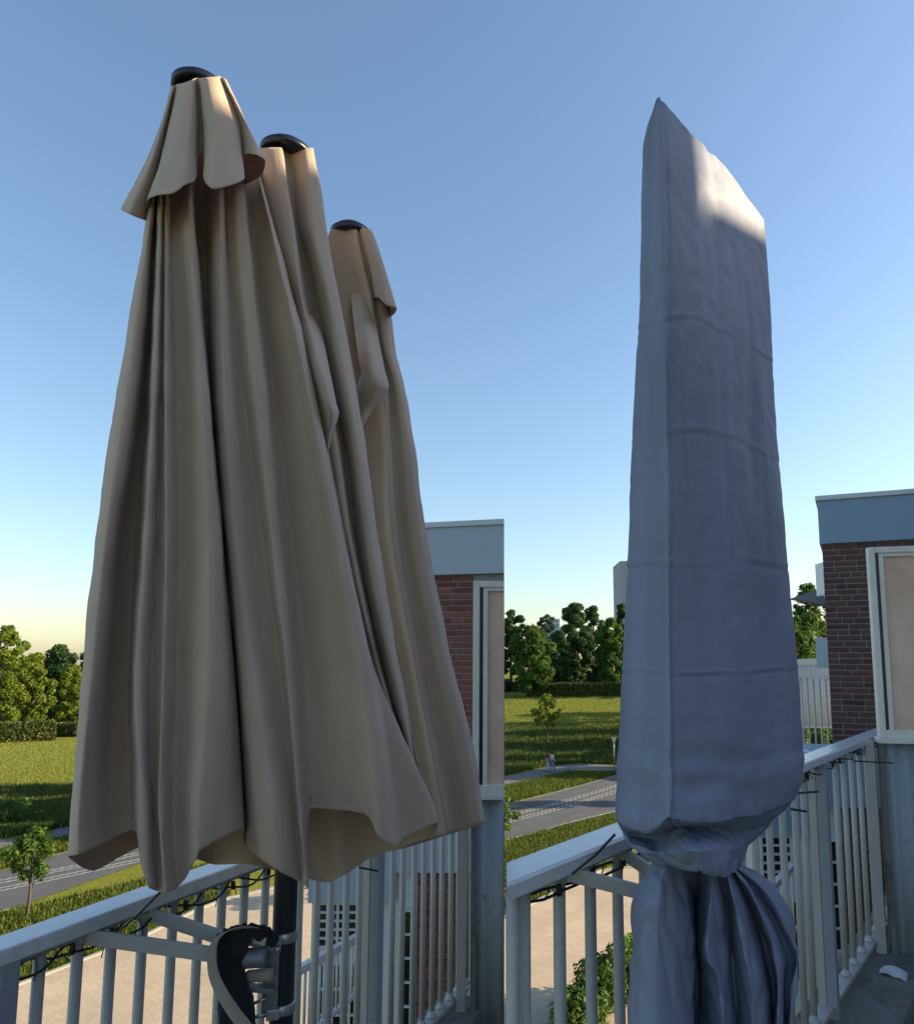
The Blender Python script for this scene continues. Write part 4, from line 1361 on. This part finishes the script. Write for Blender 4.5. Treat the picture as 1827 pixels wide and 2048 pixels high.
for k, (x, y, h) in enumerate(((25, 60, 12), (27, 68, 13), (25, 76, 12), (29, 84, 13.5), (28, 92, 12), (32, 99, 12))):  # hidden trees added to cast a shade band on the right meadow
    tree('park_tree', (x, y, ground(x, y)), h, 3.6, 'park tree added behind the cover to shade the near meadow', M['leaf_mid'], n=2500, leaf=.45, seed=120 + k, crown0=.08, group='park trees behind the cover')
for k, (x, y, h) in enumerate(((-15, 40, 9), (-13, 46, 10), (-15, 51, 9.5), (-5, 43, 10), (-4, 49, 10))):  # hidden trees added to throw shade across the left meadow
    tree('park_tree', (x, y, ground(x, y)), h, 3.2, 'dark park tree added behind the taupe parasol to shade the left meadow', M['leaf_mid'], n=2500, leaf=.4, seed=140 + k, crown0=.08, group='park trees behind the parasol')

# young staked trees along the verge
def sapling(u, vb, vt, hw, label, seed, n=1400, dz=0, mat='leaf_mid', leaf=.10, crown0=.45):
    b = PG(u, vb)
    d = b.y
    h = P(u, vt, d).z - b.z
    return tree('young_tree', b, h, hw / F * d, label, M[mat], n=n, leaf=leaf, clumps=16, seed=seed, crown0=crown0, tr=.05, group='young trees')
sapling(52, 1838, 1655, 48, 'young tree with thin trunk on the near verge, left', 61, n=1500, leaf=.11)
sapling(12, 1650, 1600, 44, 'small young tree beyond the path at the left edge', 62, n=900, leaf=.14, crown0=.2)
sapling(1094, 1488, 1388, 27, 'young tree standing alone on the lit meadow', 63, n=1800, mat='leaf_yellow', leaf=.17, crown0=.38)
sapling(985, 1790, 1570, 50, 'young tree reaching out from behind the left house', 64, n=1600, leaf=.12)

# hedges: clipped leafy boxes
def hedge(label, a, b, w, h, seed, n=6000, leaf=.16, round_=0):
    r = random.Random(seed)
    a, b = Vector(a), Vector(b)
    d = (b - a); L = d.length; d.normalize(); s = Vector((-d.y, d.x, 0)).normalized()
    vs, fs = [], []
    for _ in range(n):
        x, y, z = r.random(), r.uniform(-1, 1), r.random()
        f = r.random()
        if f < .38: y = -1 + r.gauss(0, .06)
        elif f < .5: y = 1 + r.gauss(0, .06)
        elif f < .9: z = 1 + r.gauss(0, .05)
        p = a + d * (x * L) + s * (y * w / 2)
        p.z = ground(p.x, p.y) + z * h + .04 * math.sin(x * 40)
        nrm = (Vector((0, 0, 1)) if z > .9 else -s).lerp(Vector((r.gauss(0, 1), r.gauss(0, 1), r.gauss(0, 1))), .45).normalized()
        t = Matrix.Rotation(r.uniform(0, 6.28), 3, nrm) @ nrm.orthogonal().normalized()
        q = nrm.cross(t)
        sz = leaf * r.uniform(.6, 1.3)
        k = len(vs)
        vs += [p - t * sz, p - q * sz * .5, p + t * sz, p + q * sz * .5]
        fs.append((k, k + 1, k + 2, k + 3))
    root = thing('hedge', a, label, 'hedge', 'clipped park hedges')
    mesh_obj('foliage', vs, fs, M['hedge'], root)
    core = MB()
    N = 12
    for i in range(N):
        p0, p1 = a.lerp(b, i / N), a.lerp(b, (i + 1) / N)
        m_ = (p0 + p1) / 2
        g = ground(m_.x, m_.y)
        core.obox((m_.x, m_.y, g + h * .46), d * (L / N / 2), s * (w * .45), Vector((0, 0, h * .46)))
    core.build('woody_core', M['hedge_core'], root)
    return root
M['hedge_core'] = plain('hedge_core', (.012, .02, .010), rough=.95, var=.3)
def hp(u, v):
    return PG(u, v)
hedge('long clipped hedge with sunlit top in front of the dark trees', hp(1054, 1392), hp(1262, 1390), 4.0, 1.9, 71, n=12000)
hedge('further clipped hedge strip behind the long hedge', hp(1080, 1368), hp(1270, 1366), 2.6, 2.1, 72, n=8000)
hedge('short dark hedge left of the long hedge', hp(1016, 1383), hp(1052, 1382), 2.5, 1.5, 73, n=3000)
hedge('small sunlit hedge end at the foot of the bright green tree', hp(980, 1383), hp(1015, 1384), 3.0, 2.0, 74, n=3000)
hedge('low sunlit hedge below the yellow-green trees', hp(-60, 1486), hp(108, 1478), 4.0, 2.0, 75, n=9000)
hedge('low dark hedge beside the parasol edge', hp(112, 1472), hp(165, 1472), 2.5, 1.5, 76, n=3000)
hedge('far dark hedge under the left trees', hp(-60, 1452), hp(180, 1450), 3.0, 2.2, 77, n=7000)

# rough grass
def grass(name, polys, n, hgt, mat, seed, label):
    r = random.Random(seed)
    vs, fs = [], []
    for (u0, u1, v0, v1, share, hs) in polys:
        for _ in range(int(n * share)):
            u = r.uniform(u0, u1); v = r.uniform(v0(u), v1(u))
            p = PGq(u, v)
            if p is None: continue
            hh = hgt * hs * r.uniform(.5, 1.4)
            a = r.uniform(0, 6.28)
            w = Vector((math.cos(a), math.sin(a), 0)) * (.02 + hh * .10)
            lean = Vector((r.gauss(0, .3), r.gauss(0, .3), 0)) * hh
            k = len(vs)
            vs += [p - w, p + w, p + lean + Vector((0, 0, hh))]
            fs.append((k, k + 1, k + 2))
    o = mesh_obj(name, vs, fs, mat)
    o['kind'] = 'stuff'
    tag(o, label, 'grass')
    return o
def PGq(u, v):
    r = ray(u, v)
    if r.z >= -.002: return None
    t = (GZ - EYE) / r.z
    for _ in range(6):
        p = Vector((0, 0, EYE)) + r * t
        t += (ground(p.x, p.y) - p.z) / r.z * .6
        if t < 1 or t > 1500: return None
    p = Vector((0, 0, EYE)) + r * t
    return Vector((p.x, p.y, ground(p.x, p.y)))
M['grass_rough'] = leaf_mat('rough_grass', (.06, .10, .02), (.15, .165, .035), .35)
M['grass_short'] = leaf_mat('verge_grass', (.09, .135, .02), (.19, .20, .035), .4)
def lin(*pts):
    us = [p[0] for p in pts]; vv = [p[1] for p in pts]
    return lambda u: float(np.interp(u, us, vv))
grass('rough_grass', [
    (1009, 1250, lambda u: 1452, lin((1009, 1552), (1105, 1531), (1157, 1527), (1250, 1530)), .40, 1.0),
    (-20, 170, lambda u: 1575, lin((0, 1678), (141, 1653), (170, 1650)), .36, 1.0)], 60000, .36, M['grass_rough'], 81, 'tall rough meadow grass along the far side of the path')
M['grass_mown_lit'] = leaf_mat('mown_grass_lit', (.235, .275, .05), (.35, .355, .075), .45)  # mown grass, with the sunlit band's brightness put into its colour
grass('mown_grass_lit', [
    (1009, 1250, lambda u: 1394, lambda u: 1470, .5, 1.0),
    (-20, 170, lambda u: 1484, lambda u: 1590, .5, .7)], 90000, .17, M['grass_mown_lit'], 83, 'pale sunlit mown meadow between the hedges and the rough grass')
grass('verge_grass', [
    (1009, 1250, lin((1009, 1686), (1127, 1654), (1230, 1629)), lin((1009, 1832), (1070, 1802), (1200, 1741), (1250, 1716)), .45, 1.0),
    (1009, 1232, lin((1009, 1574), (1136, 1545), (1230, 1547)), lin((1009, 1608), (1096, 1586), (1157, 1571), (1230, 1549)), .15, 1.2),
    (-20, 460, lin((0, 1830), (125, 1801), (287, 1762), (460, 1720)), lin((0, 1985), (145, 1928), (291, 1870), (391, 1820), (457, 1796)), .30, 1.0),
    (-20, 275, lin((0, 1702), (141, 1676), (275, 1655)), lin((0, 1741), (141, 1700), (274, 1675)), .10, 1.2)], 70000, .20, M['grass_short'], 82, 'short bright grass on the verges beside the road')

# shrubs in the shade below the right railing
def shrub(u, v, hw, h, label, seed, n=1800):
    b = PG(u, v)
    r = random.Random(seed)
    root = thing('shrub', b, label, 'shrub', 'shrubs below the terrace')
    rr = hw / F * b.y
    cs = [(b + Vector((r.uniform(-rr, rr), r.uniform(-rr, rr), r.uniform(.2, h - .2))), r.uniform(.25, .5)) for _ in range(16)]
    vs, fs = leaf_cloud(cs, n, .10, r)
    mesh_obj('foliage', vs, fs, M['leaf_mid'], root)
    mb = MB()
    for c, _ in cs[::2]:
        mb.tube([b, b.lerp(c, .5) + Vector((0, 0, .1)), c], [.03, .02, .008], 5)
    mb.build('stems', M['bark'], root)
shrub(1195, 2030, 40, 1.3, 'leafy shrub at the foot of the wall under the right railing', 91)
shrub(1250, 2000, 40, 1.6, 'taller leafy shrub beside the grey cover skirt', 92)
shrub(1150, 2060, 34, 1.0, 'low shrub at the bottom edge below the right railing', 93)

# far buildings
fb = P(1244, 1122, 300)
tw = thing('tower_block', (fb.x, fb.y, ground(fb.x, fb.y)), 'grey tower block rising behind the trees beside the cover', 'building')
MB().box(fb.x - 1, fb.x + 24, fb.y, fb.y + 20, ground(fb.x, fb.y), fb.z).build('wall', plain('tower_render', (.28, .30, .36), rough=.8, var=.06), tw)
gb = P(1108, 1238, 330)
go = thing('office_building', (gb.x, gb.y, ground(gb.x, gb.y)), 'pale blue glass building showing between the distant trees', 'building')
gm = plain('blue_glass_cladding', (.20, .36, .46), rough=.25, var=.12, scale=.3)
MB().box(gb.x - 3.2, gb.x + 2.4, gb.y, gb.y + 12, ground(gb.x, gb.y), gb.z).build('tower', gm, go)
MB().box(gb.x - 5.5, gb.x + 1.2, gb.y - 2, gb.y - .02, ground(gb.x, gb.y), gb.z - 6).build('wing', gm, go)
for i in range(6):
    zz = gb.z - 2.2 - i * 3
    MB().box(gb.x - 3.2, gb.x + 2.4, gb.y - .12, gb.y - .01, zz, zz + .6).build('floor_band', M['lwhite'], go)

# road sign at the junction
sp = PG(1228, 1546)
sgn = thing('road_sign', sp, 'grey give-way sign post at the road junction beside the cover', 'road sign')
zt_ = P(1228, 1474, sp.y).z
MB().tube([sp, (sp.x, sp.y, zt_)], .05, 10).build('post', M['steel'], sgn, True)
quadplate('sign_plate', [(sp.x - .24, sp.y - .06, zt_), (sp.x + .24, sp.y - .06, zt_), (sp.x, sp.y - .06, zt_ - .55)], .02, M['steel'], sgn)

# ------------------------------------------------------------------ two people walking on the path
skin_m = plain('skin', (.42, .26, .19), rough=.6, var=.06)
def skin_obj(name, verts, edges, radii, mat, parent, root=0, sub=1):
    me = bpy.data.meshes.new(name)
    me.from_pydata([tuple(v) for v in verts], edges, [])
    o = link(bpy.data.objects.new(name, me), parent)
    sk = o.modifiers.new('skin', 'SKIN')
    if not me.skin_vertices:
        bpy.context.view_layer.objects.active = o
        me.attributes
    sv = me.skin_vertices[0].data if me.skin_vertices else None
    if sv:
        for i, rr in enumerate(radii):
            sv[i].radius = rr if isinstance(rr, tuple) else (rr, rr)
            sv[i].use_root = (i == root)
    sb = o.modifiers.new('sub', 'SUBSURF'); sb.levels = sub; sb.render_levels = sub
    sk.use_smooth_shade = True
    me.materials.append(mat)
    return o
def ring_tube(pts, rad, n=10):
    return MB().tube(pts, rad, n)
def person(u, v, hgt, face, label, top_c, leg_c, hair_c, stride, seed):
    b = PG(u, v)
    g = b.z + .03
    root = thing('person', (b.x, b.y, g), label, 'person', 'people walking on the path')
    k = hgt / 1.72
    fx = Vector((math.cos(face), math.sin(face), 0)); sx = Vector((-fx.y, fx.x, 0))
    def q(f, s, z):
        return Vector((b.x, b.y, g)) + fx * (f * k) + sx * (s * k) + Vector((0, 0, z * k))
    # one continuous body: torso, neck, head, arms and legs
    V = [q(0, 0, .95), q(.01, 0, 1.12), q(.0, 0, 1.33), q(.01, 0, 1.46), q(.03, 0, 1.54), q(.04, 0, 1.64), q(.03, 0, 1.72),
         q(0, .17, 1.40), q(-.10, .22, 1.14), q(.02, .22, .92), q(.05, .21, .83),
         q(0, -.17, 1.40), q(.08, -.22, 1.14), q(.22, -.21, .95), q(.25, -.20, .87),
         q(0, .09, .90), q(stride * .45, .10, .50), q(stride * .7, .10, .08), q(stride * .7 + .13, .10, .03),
         q(0, -.09, .90), q(-stride * .2, -.10, .50), q(-stride * .75, -.10, .10), q(-stride * .75 + .12, -.10, .03)]
    E = [(0, 1), (1, 2), (2, 3), (3, 4), (4, 5), (5, 6), (2, 7), (7, 8), (8, 9), (9, 10), (2, 11), (11, 12), (12, 13), (13, 14), (0, 15), (15, 16), (16, 17), (17, 18), (0, 19), (19, 20), (20, 21), (21, 22)]
    RR = [.13, .115, .14, .05, .07, .09, .05, .06, .042, .033, .035, .06, .042, .033, .035, .085, .062, .042, .035, .085, .062, .042, .035]
    skin_obj('body', V, E, [x * k for x in RR], skin_m, root)
    cm = cloth_mat('top_cloth', top_c, trans=0); lm = cloth_mat('trouser_cloth', leg_c, trans=0); hm = plain('hair', hair_c, rough=.7)
    Vt = [V[0], V[1], V[2], V[2] + Vector((0, 0, .07 * k)), V[7], V[7].lerp(V[8], .9), V[11], V[11].lerp(V[12], .9)]
    skin_obj('top', Vt, [(0, 1), (1, 2), (2, 3), (2, 4), (4, 5), (2, 6), (6, 7)], [x * k for x in (.155, .14, .165, .10, .075, .065, .075, .065)], cm, root)
    Vl = [V[0] + Vector((0, 0, .03)), V[15], V[16], V[17], V[19], V[20], V[21]]
    skin_obj('trousers', Vl, [(0, 1), (1, 2), (2, 3), (0, 4), (4, 5), (5, 6)], [x * k for x in (.15, .105, .085, .07, .105, .085, .07)], lm, root)
    hd = V[5]
    MB().lathe(hd - fx * .03 * k + Vector((0, 0, -.08 * k)), [(.05 * k, -.12 * k), (.095 * k, -.04 * k), (.112 * k, .06 * k), (.105 * k, .13 * k), (.06 * k, .18 * k), (.01, .195 * k)], 14).build('hair', hm, root, True)
    for i in (18, 22):
        MB().obox(V[i] - fx * .06 * k, fx * .13 * k, sx * .045 * k, Vector((0, 0, .035 * k)), .02).build('shoe', M['black'], root)
person(1104, 1546, 1.72, .15, 'person in white top and blue jeans walking on the path', (.62, .62, .66), (.10, .16, .33), (.015, .010, .008), .34, 1)
person(1094, 1544, 1.74, .1, 'person in dark red top and pale trousers walking on the path', (.11, .02, .025), (.42, .40, .38), (.012, .009, .008), .26, 2)
